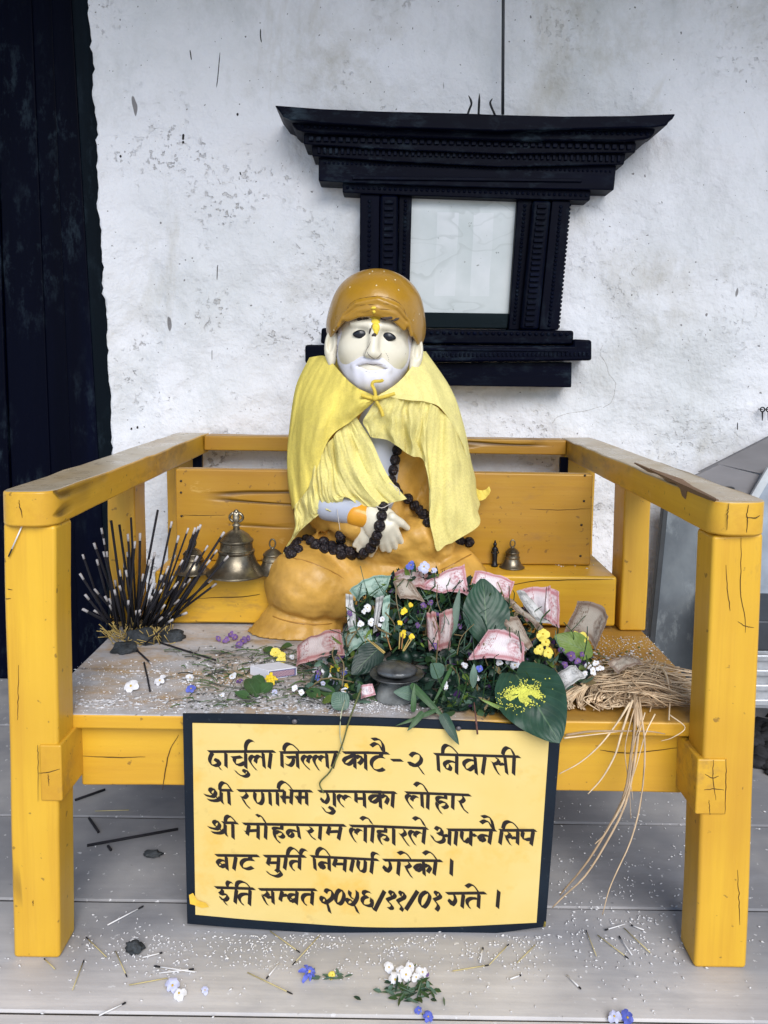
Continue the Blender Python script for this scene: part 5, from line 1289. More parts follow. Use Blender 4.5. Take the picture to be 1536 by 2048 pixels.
note((722,1372,.11),(745,1368,.11),(752,1390,.10),(722,1398,.10), 'pink', 'scrap of pink banknote beside the oil lamp saucer', .004, sd=23)
note((1110,1352,.12),(1150,1334,.13),(1172,1354,.11),(1130,1380,.10), 'grey', 'crumpled whitish banknote beside the straw bundle', .008, .01, sd=24)

# ---- leaves
def leaf_mat(name, col, vein=(.12, .2, .1)):
    a = N(name); uv = a.n('SeparateXYZ'); a.l(a.tc.outputs['UV'], uv.inputs[0])
    f = a.noise(30, 4, .6)
    c = a.ramp(f, [(.3, tuple(x*.7 for x in col)), (.7, tuple(x*1.25 for x in col))])
    m = a.math('ABSOLUTE', a.math('SUBTRACT', uv.outputs[0], .5))
    c = a.mix(a.ramp(m, [(.006, .55), (.02, 0.)]), c, vein)
    w = a.n('TexWave'); w.inputs['Scale'].default_value = 2.6; w.inputs['Distortion'].default_value = .4
    cb = a.n('CombineXYZ'); a.l(a.math('SUBTRACT', uv.outputs[1], a.math('MULTIPLY', m, .9)), cb.inputs[0]); a.l(cb.outputs[0], w.inputs[0])
    c = a.mix(a.ramp(w.outputs['Fac'], [(.95, 0.), (1., .11)]), c, vein)
    nb = a.bump(w.outputs['Fac'], .15, .004); nb = a.bump(a.noise(60, 3), .15, .002, nb)
    m_ = a.done(c, .45, nb, .45); a.p.inputs['Transmission Weight'].default_value = 0
    return m_
LG = {'deep': leaf_mat('deep_green_leaf', (.020, .060, .036)), 'mid': leaf_mat('mid_green_leaf', (.040, .098, .030)), 'grey': leaf_mat('grey_green_leaf', (.085, .15, .11)), 'light': leaf_mat('yellow_green_leaf', (.13, .20, .035)), 'dark': leaf_mat('blue_dark_leaf', (.010, .030, .022))}
def leaf_on(bm, base, tip, width, nrm, kind='lance', curl=.0, nv=10, nu=6, seed=0):
    base, tip, nrm = Vector(base), Vector(tip), Vector(nrm); d = tip - base; L = d.length; s = d.cross(nrm).normalized(); nn = s.cross(d).normalized()
    uvl = bm.loops.layers.uv.verify(); g = []
    for j in range(nv+1):
        v = j / nv
        if kind == 'heart': w = width * (math.sin(math.pi * min(1, v*.93 + .075)) ** .62) * (1.18 - .42 * v) * (1 if v < .97 else .3)
        elif kind == 'blade': w = width * (min(1, v * 5 + .5)) * (1 - v ** 3)
        else: w = width * math.sin(math.pi * (v * .96 + .02)) ** .8 * (1.12 - .3 * v)
        row = []
        for i in range(nu+1):
            u = i / nu * 2 - 1
            y = v
            off = 0
            if kind == 'heart' and v < .3: off = -.16 * L * (abs(u) ** .8) * (1 - v/.3) * (1 - .6*abs(u)**6)
            p = base + d * y + d.normalized() * off + s * (u * w) + nn * (curl * L * (4*v*(1-v)) - curl*L*1.1*v*v + .18*w*u*u + .05*w*mnoise.noise(Vector((u*2, v*5, seed)))*2)
            row.append(bm.verts.new(p))
        g.append(row)
    for j in range(nv):
        for i in range(nu):
            f = bm.faces.new((g[j][i], g[j][i+1], g[j+1][i+1], g[j+1][i])); f.smooth = True
            for l, (a_, b_) in zip(f.loops, ((i,j),(i+1,j),(i+1,j+1),(i,j+1))): l[uvl].uv = (a_/nu, b_/nv)
def leaf(base, tip, width, mat, label, kind='lance', nrm=(0,-1,.3), curl=.03, grp=None, name='leaf', seed=0, nv=12, nu=6):
    bm = bmesh.new(); leaf_on(bm, at(*base), at(*tip), width, nrm, kind, curl, nv, nu, seed)
    return tag(link(name, bm, LG[mat] if isinstance(mat, str) else mat, smooth=True, solid=.0006), label, 'leaf' if name == 'leaf' else 'grass blade', grp)
leaf((972,1292,.24),(967,1156,.29), .044, 'deep', 'tall dark green leaf standing upright behind the pink note', nrm=(.1,-1,.2), curl=.06, nv=20, nu=10)
b_ = leaf((1032,1350,.115),(1118,1480,.008), .054, 'deep', 'big heart-shaped green leaf drooping over the front edge of the seat', 'heart', nrm=(-.15,-1,.7), curl=.07, nv=22, nu=12, seed=3)
# turmeric powder spilt on the heart-shaped leaf
leaf((765,1290,.20),(704,1348,.16), .024, 'dark', 'dark green leaf left of the oil lamp', nrm=(0,-1,.6), nv=14)
leaf((848,1388,.10),(788,1384,.085), .012, 'grey', 'pale grey-green leaf lying across the lamp foot', nrm=(0,-1,.4))
leaf((884,1352,.13),(862,1328,.12), .014, 'grey', 'small bluish leaf in front of the heap middle', nrm=(0,-1,.5))
leaf((946,1376,.10),(948,1328,.11), .0065, 'grey', 'slim pale leaf standing left of the heart-shaped leaf', nrm=(0,-1,.1))
leaf((694,1418,.07),(666,1386,.085), .016, 'grey', 'toothed grey-green leaf near the grass stem', nrm=(0,-1,.8))
leaf((1185,1310,.22),(1110,1272,.22), .024, 'light', 'broad yellow-green leaf beside the yellow flowers', nrm=(.1,-1,.5), nv=14)
for k, (b, t, w, m, lb) in enumerate((((822,1368,.09),(895,1442,.05),.006,'mid','broad green grass blade slanting down to the sign edge'), ((826,1424,.07),(829,1366,.085),.0045,'mid','upright green grass blade beside the lamp foot'),
        ((872,1420,.06),(792,1452,.035),.0035,'mid','thin green grass blade pointing left over the sign edge'), ((846,1424,.05),(815,1462,.03),.005,'mid','short pointed grass blade hanging over the sign edge'), ((884,1428,.05),(918,1490,.028),.0085,'deep','dark pointed leaf hanging down over the sign'),
        ((902,1270,.25),(920,1176,.28),.008,'grey','tall pale grass blade left of the tall dark leaf'), ((905,1330,.14),(860,1420,.07),.003,'mid','thin green grass blade in front of the heap'), ((1010,1420,.06),(960,1398,.06),.003,'light','pale green stalk pointing at the heart-shaped leaf'))):
    leaf(b, t, w, m, lb, 'blade', name='grass_strand', curl=.05, seed=k)
# turmeric
M_tur = simple('turmeric_powder', (.70, .70, .12), .95, .2, 80, .8, 200)
bm = bmesh.new(); dg = bpy.context.evaluated_depsgraph_get()
def tree_of(o):
    me = o.data; return BVHTree.FromPolygons([o.matrix_world @ v.co for v in me.vertices] if o.parent is None else [v.co for v in me.vertices], [tuple(p.vertices) for p in me.polygons])
bt = tree_of(b_)
for k in range(2200):
    x = rng.gauss(1046, 19); y = rng.gauss(1390, 10) - (x - 1046) * .12
    if mnoise.noise(Vector((x * .05, y * .07, 3))) < -.12: continue
    h = bt.ray_cast(CP, ray(x, y).normalized())
    if h[0]:
        blob(bm, h[0] + Vector((0, -.0012, .0006)), rng.uniform(.0005, .0013), 1, jit=.4, seed=k)
tag(link('turmeric_powder', bm, M_tur), 'patch of bright yellow powder on the heart-shaped leaf', 'powder', kind='stuff')
# ------------------------------------------------------------------ greenery of the heap
def lerp_tab(tab, v):
    for (a_, b_), (c_, d_) in zip(tab, tab[1:]):
        if v <= c_: return b_ + (d_ - b_) * max(0, v - a_) / (c_ - a_)
    return tab[-1][1]
HEAP_Y = [(1140, .36), (1200, .325), (1260, .265), (1320, .195), (1370, .13), (1410, .085), (1445, .06)]
HEAP_L = [(1140, 800), (1175, 775), (1200, 705), (1260, 690), (1310, 640), (1340, 600), (1400, 600), (1415, 790), (1445, 830)]
HEAP_R = [(1140, 880), (1175, 945), (1200, 1010), (1260, 1080), (1310, 1175), (1350, 1200), (1380, 1140), (1410, 1040), (1445, 1000)]
LEAFMATS = [leaf_mat('heap_green_leaf', (.014, .040, .024)), leaf_mat('heap_fresh_leaf', (.028, .070, .022)), LG['dark'], LG['grey'], LG['light'], simple('purple_bract', (.07, .03, .12)), simple('dry_stalk', (.20, .15, .07))]
bm = bmesh.new()
r2 = random.Random(5)
def heap_pt(depth=0.0, ymin=1150, ymax=1440):
    y = r2.uniform(ymin, ymax); l, r = lerp_tab(HEAP_L, y), lerp_tab(HEAP_R, y)
    x = r2.uniform(l, r); Y = lerp_tab(HEAP_Y, y) + depth
    return x, y, Y
def tiny(bm, p, d, w, nrm, mi):
    s = d.cross(nrm).normalized() * w
    n = s.cross(d).normalized() * w * .35
    v = [bm.verts.new(q) for q in (p, p + d*.35 + s + n, p + d*.75 + s*.75 + n, p + d, p + d*.75 - s*.75 + n, p + d*.35 - s + n, p + d*.4, p + d*.75)]
    for f in ((0,1,6),(1,2,7,6),(2,3,7),(3,4,7),(4,5,6,7),(5,0,6)):
        q = bm.faces.new([v[i] for i in f]); q.material_index = mi; q.smooth = True
for k in range(2600):
    x, y, Y = heap_pt(r2.uniform(.008, .06))
    if x < 690 and r2.random() < .6: continue
    if 728 < x < 848 and y > 1296: continue
    p = at(x, y, Y); p.z = max(p.z, SEAT + .003)
    d = Vector((r2.gauss(0, 1), r2.gauss(-.5, .7), r2.gauss(.3, .8))).normalized() * r2.uniform(.010, .030)
    if p.z + d.z < SEAT + .002: d.z = abs(d.z) * .3
    mi = r2.choices(range(7), (34, 26, 26, 8, 4, 5, 2))[0]
    if x > 1080: mi = r2.choices(range(7), (14, 16, 20, 16, 8, 16, 10))[0]
    tiny(bm, p, d, r2.uniform(.002, .0065), Vector((r2.gauss(0, .5), -1, r2.gauss(.5, .6))), mi)
for k in range(170):       # stems
    x, y, Y = heap_pt(r2.uniform(-.006, .03), 1190, 1420)
    if 715 < x < 855 and y > 1290: continue
    p = at(x, y, Y); p.z = max(p.z, SEAT + .004)
    d = Vector((r2.gauss(0, .6), r2.gauss(-.1, .3), r2.gauss(.9, .5))).normalized() * r2.uniform(.03, .075)
    q = p + d; q.z = max(q.z, SEAT + .004); m = (p + q) / 2 + Vector((r2.gauss(0, .006), r2.gauss(0, .004), r2.gauss(.002, .004)))
    m.z = max(m.z, SEAT + .003)
    tube(bm, curve([p, m, q], 6), r2.uniform(.0007, .0014), 4, mi=r2.choice((1, 1, 0, 3, 6)))
# the body of older leaves below
for k in range(240):
    y = r2.uniform(1180, 1425); l, r = lerp_tab(HEAP_L, y), lerp_tab(HEAP_R, y)
    x = r2.uniform(max(l, 690) + 14, r - 16); Y = lerp_tab(HEAP_Y, y) + .045
    p = at(x, y + 4, Y); top = p.z
    z = r2.uniform(SEAT + .006, max(SEAT + .007, top))
    blob(bm, (p.x, p.y, z), (r2.uniform(.012, .02), r2.uniform(.008, .014), r2.uniform(.008, .015)), 1, mi=2, jit=.9, seed=k)
heap = link('greenery', bm, LEAFMATS)
tag(heap, 'tangled dark green stalks and small leaves making up the heap of offerings', 'greenery', kind='stuff')

# ---- flowers
PET = {'white': simple('white_petal', (.72, .72, .76), .6, .06), 'blue': simple('blue_petal', (.10, .13, .52), .6, .3), 'pale': simple('pale_blue_petal', (.50, .52, .72), .6, .2), 'purple': simple('purple_petal', (.13, .06, .21), .6, .3), 'yellow': simple('yellow_petal', (.76, .55, .02), .6, .2), 'butter': simple('butter_petal', (.74, .62, .10), .6, .1)}
M_cen = simple('flower_centre', (.55, .36, .03), .8); M_stem = simple('flower_stalk', (.06, .12, .03), .7)
FG = {}
def flower(p, kind, r, label, grp, petals=5, face=None, droop=.25, double=False, stem=True, cat='flower'):
    r = r * r2.uniform(.62, .86); droop = droop * r2.uniform(.3, 2.6)
    e = empty('flower', p); tag(e, label, cat, grp)
    face = Vector(face or (r2.uniform(-.5, .5), -1, r2.uniform(.2, 1.1))).normalized()
    q = face.to_track_quat('Z', 'Y').to_matrix()
    bm = bmesh.new()
    for ring in range(2 if double else 1):
        n = petals; ro = r * (1 - .35 * ring)
        for k in range(n):
            t = 2*math.pi*(k + .5*ring)/n + r2.uniform(-.12, .12); rr = ro * r2.uniform(.65, 1.2)
            ct, sn = math.cos(t), math.sin(t); W = rr * (.50 if n < 7 else .22)
            pts = []
            for (u, w, h) in ((.06, .10, 0), (.40, .82, .06), (.70, 1.0, .02), (1.0, .45, -droop*.6)):
                h = h + .12*ring + (.1 * u if double else 0)
                for s in (-1, 0, 1):
                    pts.append(Vector((ct*u*rr - sn*s*w*W, sn*u*rr + ct*s*w*W, (h + (.10*abs(s) if u > .3 else 0) * (1 if r2.random() < .9 else -1)) * r)))
            vs = [bm.verts.new(Vector(p) + q @ v) for v in pts]
            for i in range(3):
                for j in range(2):
                    f = bm.faces.new((vs[i*3+j], vs[i*3+j+1], vs[i*3+j+4], vs[i*3+j+3])); f.smooth = True
    link('petals', bm, PET[kind], e, smooth=True)
    bm = bmesh.new(); blob(bm, Vector(p) + face * r * .07, r * (.17 if n < 7 else .24), 1); link('flower_centre', bm, M_cen, e, smooth=True)
    if stem:
        bm = bmesh.new(); a_ = Vector(p) - face * r * .08; b_ = a_ - face * r * 1.1 + Vector((r2.uniform(-1, 1), .3, -.8)) * r * 1.2
        b_.z = max(b_.z, SEAT + .002 if p[2] > SEAT - .01 else .003); tube(bm, curve([a_, a_.lerp(b_, .5) - face * r * .3, b_], 5), r * .07, 5); link('stalk', bm, M_stem, e, smooth=True)
    return e
def hp(x, y, dy=-.012):
    p = at(x, y, lerp_tab(HEAP_Y, y) + dy); p.z = max(p.z, SEAT + .008); return p
G1 = 'small flowers strewn through the heap of offerings'
for x, y, r in ((862,1205,.010),(846,1212,.009),(872,1228,.009),(870,1290,.009),(880,1270,.008),(862,1262,.008),(916,1235,.008),(920,1252,.008),(1142,1312,.010),(1122,1300,.010),(1155,1322,.009),(1130,1330,.008),(1165,1308,.008),(930,1225,.008),(700,1225,.008),(835,1250,.008)):
    flower(hp(x, y), 'purple', r, 'small purple violet in the heap of offerings', G1)
for x, y, r in ((735,1215,.010),(728,1222,.009),(742,1245,.009),(720,1248,.010),(765,1238,.008),(1020,1320,.011),(1030,1330,.010),(1000,1325,.009),(955,1355,.008),(890,1365,.008),(893,1375,.007),(1176,1330,.009),(1186,1342,.010),(1192,1325,.009),(1170,1348,.009),(1200,1336,.008),(930,1330,.007),(760,1250,.007)):
    flower(hp(x, y), 'white', r, 'small white flower in the heap of offerings', G1)
for x, y, r in ((1086,1268,.013),(1092,1284,.014),(1080,1298,.012),(1096,1305,.012),(1150,1268,.011),(1164,1275,.012),(808,1222,.009),(820,1210,.008),(800,1245,.008),(806,1268,.009),(822,1274,.009),(1012,1222,.009)):
    flower(hp(x, y, -.02), 'butter' if x > 1000 else 'yellow', r, 'yellow flower in the heap of offerings', G1)
flower(at(848, 1133, .335), 'pale', .0155, 'pale blue violet facing forward on top of the heap', None, face=(.1, -1, .3))
flower(at(822, 1130, .34), 'blue', .011, 'darker blue violet beside the pale one on top of the heap', None, face=(-.3, -1, .5))
flower(at(868, 1140, .34), 'pale', .009, 'half hidden pale violet at the right of the heap top', None)
flower(at(960, 1338, .125), 'blue', .009, 'blue violet under the large pink note', None)
G2 = 'white flowers strewn between the matchbox and the lamp'
for x, y, r in ((628,1318,.011),(640,1325,.012),(652,1314,.011),(664,1322,.012),(674,1330,.011),(682,1318,.010),(640,1340,.011),(652,1350,.012),(660,1362,.010),(630,1346,.009),(648,1334,.010),(690,1392,.009),(590,1390,.009),(602,1394,.008),(690,1345,.009),(672,1310,.010),(585,1320,.007)):
    p = flat(x, y + 4, SEAT); p.z = SEAT + r2.uniform(.008, .016)
    flower(p, 'white', r * .9, 'small white flower between the matchbox and the oil lamp', G2)
for x, y, k in ((635,1360,'blue'),(690,1352,'blue'),(646,1372,'pale'),(670,1368,'pale'),(636,1352,'purple')):
    p = flat(x, y + 4, SEAT); p.z = SEAT + .008
    flower(p, k, .009, 'small blue flower among the white ones left of the oil lamp', G2)
for x, y, r, lb in ((541,1368,.015,'orange-yellow daisy in front of the matchbox'), (668,1346,.013,'orange-yellow daisy among white flowers left of the lamp'), (696,1380,.009,'small yellow daisy by the toothed leaf')):
    p = flat(x, y + 5, SEAT); p.z = SEAT + .013; flower(p, 'yellow', r, lb, None, petals=13, double=True, face=(.1, -.8, .8))
for x, y, lb in ((551,1312,'upper yellow flower head behind the matchbox'), (562,1322,'lower yellow flower head behind the matchbox')):
    p = flat(x, y + 6, SEAT); p.z = SEAT + .012; flower(p, 'butter', .013, lb, None, petals=6, double=True, face=(.2, -.8, .6))
for x, y, k, r, lb in ((262,1377,'white',.015,'white flower lying furthest left on the dusty seat'), (320,1366,'white',.016,'white flower beside the burnt incense stick'), (380,1358,'white',.012,'white flower above the deep blue one on the seat'), (382,1380,'blue',.011,'deep blue flower on the dusty front of the seat'), (464,1355,'white',.010,'white petal cluster left of the yellow daisy'), (443,1393,'white',.009,'lone white flower near the seat edge'), (480,1362,'purple',.008,'tiny violet left of the daisy leaves'), (550,1385,'pale',.008,'tiny lilac flower under the orange daisy'), (505,1335,'white',.008,'white petal beside the matchbox end'), (1024,1480,'white',.0,'')):
    if not r: continue
    p = flat(x, y + 3, SEAT); p.z = SEAT + r * .45; flower(p, k, r, lb, None, face=(r2.uniform(-.4, .4), -.55, .9), petals=5)
for x, y in ((437,1280),(452,1284),(470,1278),(486,1286),(478,1292),(462,1272),(496,1282)):
    p = flat(x, y + 4, SEAT); p.z = SEAT + .008; flower(p, 'purple', .010, 'wilted purple flower against the left ledge beside the statue', 'wilted purple flowers by the ledge')
# leaves round the daisy and among the white flowers
GL = 'loose green leaves on the front of the seat'
for x0, y0, x1, y1, w, m in ((515,1398,492,1372,.013,'mid'), (520,1392,545,1380,.012,'mid'), (500,1400,470,1398,.009,'mid'), (528,1374,505,1362,.010,'mid'), (545,1310,528,1300,.010,'mid'), (668,1400,640,1385,.012,'mid'), (640,1400,612,1392,.012,'mid'), (700,1380,722,1365,.010,'deep'), (660,1378,640,1368,.010,'mid'), (718,1340,690,1330,.012,'deep'), (645,1405,668,1412,.011,'light'), (700,1398,735,1410,.008,'mid'), (560,1300,584,1306,.010,'mid')):
    bm = bmesh.new(); a_, b_ = flat(x0, y0, SEAT), flat(x1, y1, SEAT); a_.z = SEAT + .003; b_.z = SEAT + r2.uniform(.006, .016)
    leaf_on(bm, a_, b_, w, (0, -.4, 1), 'lance', .05, 8, 4, x0)
    tag(link('leaf', bm, LG[m], smooth=True, solid=.0005), 'small fresh green leaf lying among flowers on the front of the seat', 'leaf', GL)
# dry stalks and litter on the seat
M_lit = [simple('dry_grey_stalk', (.16, .16, .13)), simple('dark_litter', (.05, .055, .05)), M_stem, simple('pale_litter', (.62, .60, .60))]
bm = bmesh.new()
for k in range(330):
    x = r2.choice((r2.gauss(560, 70), r2.gauss(470, 60), r2.uniform(380, 760))); y = r2.uniform(1300, 1412)
    p = flat(x, y, SEAT + .002); d = Vector((r2.gauss(0, 1), r2.gauss(0, .5), 0)).normalized() * r2.uniform(.006, .045)
    d.z = r2.uniform(0, .006); m = (p + p + d)/2 + Vector((0, r2.gauss(0, .003), .002))
    tube(bm, curve([p, m, p + d], 4), r2.uniform(.0004, .0011), 4, mi=r2.choices((0, 1, 2), (5, 3, 4))[0])
for k in range(420):
    x, y = r2.uniform(380, 760), r2.uniform(1290, 1420); p = flat(x, y, SEAT + .0015); s = r2.uniform(.001, .0036)
    blob(bm, p, (s, s*.7, s*.4), 1, mi=r2.choices((1, 3, 0), (3, 4, 2))[0], jit=.6, seed=k)
for k in range(260):
    x, y = r2.gauss(1200, 45), r2.gauss(1335, 16); p = flat(x, y, SEAT + .002); s = r2.uniform(.0012, .004); p.z += r2.uniform(0, .012) * max(0, 1 - abs(x - 1180)/80)
    blob(bm, p, (s, s*.7, s*.5), 1, mi=r2.choices((1, 3, 2, 0), (2, 4, 3, 2))[0], jit=.6, seed=k)
o = link('seat_litter', bm, M_lit); tag(o, 'crumbled stalks and petals littering the middle of the seat', 'litter', kind='stuff')
# grass stem hanging over the sign
bm = bmesh.new()
P = [at(722, 1378, .075), at(708, 1415, .052), at(697, 1445, .036), at(684, 1490, .034), at(662, 1540, .036), at(642, 1562, .038), at(640, 1572, .038), at(648, 1586, .040)]
tube(bm, curve(P, 30), [.0016]*10 + [.0013]*14 + [.0011]*6, 6); o = link('drooping_grass', bm, simple('olive_grass', (.10, .11, .035), .6, .4, 60), smooth=True); tag(o, 'long thin grass stem drooping over the lettering of the sign', 'grass stem')
bm = bmesh.new(); tube(bm, curve([at(690, 1400, .07), at(682, 1430, .038), at(680, 1470, .036), at(686, 1500, .036)], 14), .0008, 5); tag(link('drooping_grass', bm, simple('pale_grass', (.42, .45, .30)), smooth=True), 'short pale grass stem beside the longer drooping one', 'grass stem')
bm = bmesh.new(); tube(bm, curve([at(948, 1405, .06), at(952, 1440, .035), at(955, 1468, .036)], 10), [.0012]*5 + [.0016]*5, 5); tag(link('drooping_grass', bm, simple('reddish_stalk', (.12, .05, .04)), smooth=True), 'reddish stalk hanging over the top border of the sign', 'grass stem')

# ---- straw bundle at the right end of the seat
straw = empty('straw_bundle', flat(1250, 1400, SEAT)); tag(straw, 'bundle of dry plaited straw spilling over the right front of the seat', 'straw')
M_straw = [simple('straw_pale', (.66, .51, .34), .7, .25, 40), simple('straw_tan', (.52, .38, .24), .7, .25, 40), simple('straw_dark', (.36, .25, .15), .7, .25, 40)]
def strand(pts, r=.0016, n=14, taper=True, nm='straw', mi=None):
    P = curve(pts, n); bm = bmesh.new()
    tube(bm, P, [r * (1 - (.6 * i / (n-1) if taper else 0)) for i in range(n)], 5); return link(nm, bm, M_straw[rng.randrange(3) if mi is None else mi], straw, smooth=True)
def fs(x, y, dz=0): 
    p = flat(x, y, SEAT); p.z += dz; return p
for k in range(5):          # plaits: thick twists of fibre
    x = 1128 + k * 27
    bm = bmesh.new()
    for s in range(44):
        ph = (s % 2) * math.pi + rng.uniform(-.7, .7); R_ = rng.uniform(.003, .010); P = []
        for i in range(13):
            t = i / 12; an = ph + t * 5.2 + k
            c_ = fs(x + 12 * math.sin(t * 2.6 + k), 1350 + 74 * t, .014)
            P.append(c_ + Vector((math.cos(an) * R_ * 1.5 + .0012 * mnoise.noise(Vector((s, i * .6, k))), .15 * math.sin(an) * R_, math.sin(an) * R_)))
        tube(bm, curve(P, 22), rng.uniform(.0010, .0017), 4, mi=rng.choices(range(3), (5, 3, 1))[0])
    o = link('plait', bm, M_straw, straw, smooth=True); o['kind'] = 'stuff'
bm = bmesh.new()
for k in range(120):          # loose straws running right along the seat
    y = rng.uniform(1352, 1424); x0 = rng.uniform(1180, 1270); x1 = rng.uniform(1330, 1398)
    z0, z1 = rng.uniform(.004, .034), rng.uniform(.003, .02)
    tube(bm, curve([fs(x0, y + rng.uniform(-22, 22), z0), fs((x0+x1)/2, y + rng.uniform(-8, 8), z0 + rng.uniform(-.003, .008)), fs(x1, y + rng.uniform(-6, 6), z1)], 8), rng.uniform(.0007, .0016), 4, mi=rng.randrange(3))
for k in range(60):          # tangled
    x, y = rng.uniform(1190, 1290), rng.uniform(1350, 1420)
    tube(bm, curve([fs(x, y, rng.uniform(.01, .03)), fs(x + rng.uniform(-30, 50), y + rng.uniform(-14, 20), rng.uniform(.015, .045)), fs(x + rng.uniform(-30, 80), min(1428, y + rng.uniform(0, 50)), rng.uniform(.003, .02))], 9), rng.uniform(.0007, .0015), 4, mi=rng.randrange(3))
o = link('loose_straw', bm, M_straw, straw, smooth=True); o['kind'] = 'stuff'
H = lambda x, y, Y: at(x, y, Y)
for pts, r in (([(1272,1395,.08),(1280,1440,.045),(1265,1500,.03),(1255,1580,.02),(1215,1660,.0),(1190,1688,-.01)], .0017), ([(1278,1395,.08),(1284,1440,.045),(1290,1500,.03),(1282,1600,.01),(1262,1680,-.02),(1235,1740,-.03),(1218,1780,-.03),(1205,1830,-.03)], .0018), ([(1268,1390,.08),(1270,1440,.045),(1262,1510,.025),(1245,1600,.02),(1190,1700,.02),(1158,1745,.02),(1135,1772,.03),(1120,1790,.04)], .0026),
               ([(1270,1392,.08),(1276,1450,.04),(1270,1520,.03),(1250,1610,.02),(1210,1690,.02),(1170,1752,.03),(1130,1790,.04),(1105,1815,.05)], .0024), ([(1265,1400,.07),(1245,1460,.045),(1230,1510,.035),(1205,1555,.03),(1176,1588,.025)], .0022), ([(1260,1405,.06),(1235,1445,.045),(1200,1490,.04),(1160,1525,.036),(1118,1548,.034)], .0018),
               ([(1132,1470,.045),(1180,1463,.042),(1240,1462,.04),(1300,1463,.042),(1330,1468,.045)], .0020), ([(1128,1476,.045),(1180,1470,.042),(1240,1463,.040)], .0014), ([(1275,1400,.07),(1262,1440,.045),(1250,1500,.03),(1258,1570,.028),(1262,1637,.026)], .0012), ([(1340,1430,.05),(1370,1455,.035),(1345,1475,.03),(1322,1482,.032)], .0011), ([(1310,1428,.05),(1290,1470,.036),(1270,1540,.03),(1240,1620,.02),(1200,1680,.02)], .0012), ([(1290,1425,.05),(1275,1480,.036),(1262,1550,.03),(1266,1600,.03)], .0010)):
    strand([H(*p) for p in pts], r, 22)
for pts, r in (([(1300,1388),(1340,1395),(1330,1440)], .0022),):
    strand([fs(1295, 1368, .03), fs(1325, 1380, .035), fs(1338, 1408, .02), at(1338, 1440, .05)], .0028, 14, mi=0)
# ------------------------------------------------------------------ things leaning at the right of the bench
YC = .96
M_sheet = N('grey_tin_sheet'); a = M_sheet
c = a.ramp(a.noise(4, 5, .6, (1, 1, .7)), [(.3, (.03, .037, .048)), (.55, (.085, .10, .118)), (.8, (.19, .215, .235))])
c = a.mix(a.ramp(a.noise(14, 6, .75, (1, 1, .5)), [(.58, 0.), (.72, .6)]), c, (.25, .28, .30))
M_sheet = a.done(c, .5, a.bump(a.noise(12, 4), .3, .006), .4, .1)
M_slate = simple('weathered_grey_board', (.17, .165, .175), .75, .3, 9, .4, 40, st=(.3, 1, 1)); M_edge = simple('dark_frame', (.02, .024, .03), .6); M_zinc = simple('pale_zinc_strip', (.44, .47, .50), .5, .2, 20)
pan = empty('leaning_sheet', flat(1345, 1420, 0)); tag(pan, 'blue-grey stained tin panel in a dark frame leaning on the wall behind the right post', 'panel')
bm = bmesh.new(); prism(bm, [at(1330, 985, .93), at(1470, 985, .93), at(1470, 1430, .86), at(1284, 1430, .86)], (0, .012, 0)); link('sheet', bm, M_sheet, pan, bevel=.002)
bm = bmesh.new(); prism(bm, [at(1330, 985, .925), at(1340, 985, .925), at(1296, 1430, .853), at(1284, 1430, .853)], (0, .022, 0)); link('frame_edge', bm, M_edge, pan, bevel=.002)
bm = bmesh.new(); prism(bm, [at(1330, 975, .925), at(1470, 975, .925), at(1470, 985.5, .925), at(1330, 985.5, .925)], (0, .022, 0)); link('frame_edge', bm, M_edge, pan, bevel=.002)
brd = empty('grey_boards', flat(1500, 1380, 0)); tag(brd, 'grey weathered boards leaning aslant against the white wall at the right edge', 'boards')
bm = bmesh.new(); prism(bm, [at(1398, 945, .97), at(1640, 822, .97), at(1640, 960, .94), at(1525, 948, .945), at(1440, 930, .965)], (0, .014, 0)); link('board', bm, M_slate, brd, bevel=.002)
bm = bmesh.new(); prism(bm, [at(1390, 952, .955), at(1438, 929, .955), at(1520, 950, .95), at(1490, 1010, .93), at(1480, 1120, .92), at(1400, 1120, .92)], (0, .014, 0)); link('board', bm, M_slate, brd, bevel=.002)
bm = bmesh.new(); prism(bm, [at(1500, 1005, .915), at(1540, 935, .93), at(1660, 960, .93), at(1660, 1240, .86), at(1480, 1240, .86)], (0, .012, 0)); link('board', bm, simple('pale_blue_board', (.24, .28, .34), .6, .35, 9), brd, bevel=.002)
bm = bmesh.new(); prism(bm, [at(1496, 1002, .905), at(1536, 935, .92), at(1550, 942, .92), at(1512, 1006, .905)], (0, .01, 0)); link('edge_strip', bm, M_zinc, brd, bevel=.001)
# tin trunk standing behind the right post
tr = empty('storage_chest', flat(1560, 1440, 0)); tag(tr, 'ribbed pale tin trunk with a dark lid half hidden behind the right bench post', 'trunk')
Yt = .66; X0, X1 = at(1470, 1400, Yt).x, at(1470, 1400, Yt).x + .62
zb_, zt_ = at(1520, 1418, Yt).z, at(1520, 1300, Yt).z
bm = bmesh.new(); box(bm, X0, X1, Yt, Yt + .26, max(zb_, .012), zt_)
for k in range(4): 
    z = zb_ + (zt_ - zb_) * (k + .5) / 4; box(bm, X0 - .002, X1 + .002, Yt - .008, Yt + .002, z - .009, z + .009)
link('trunk_body', bm, simple('bright_tin', (.46, .48, .51), .35, .2, 30, .2, metal=.5), tr, bevel=.005)
bm = bmesh.new(); box(bm, X0 - .008, X1 + .008, Yt - .012, Yt + .27, zt_ + .001, at(1520, 1238, Yt).z); link('lid', bm, simple('dark_tin', (.035, .04, .05), .45, .5, 12, metal=.3), tr, bevel=.006)
bm = bmesh.new(); 
for sx in (X0 + .02, X1 - .04): box(bm, sx, sx + .03, Yt + .02, Yt + .05, .0015, max(zb_, .013))
link('skid', bm, M_edge, tr)
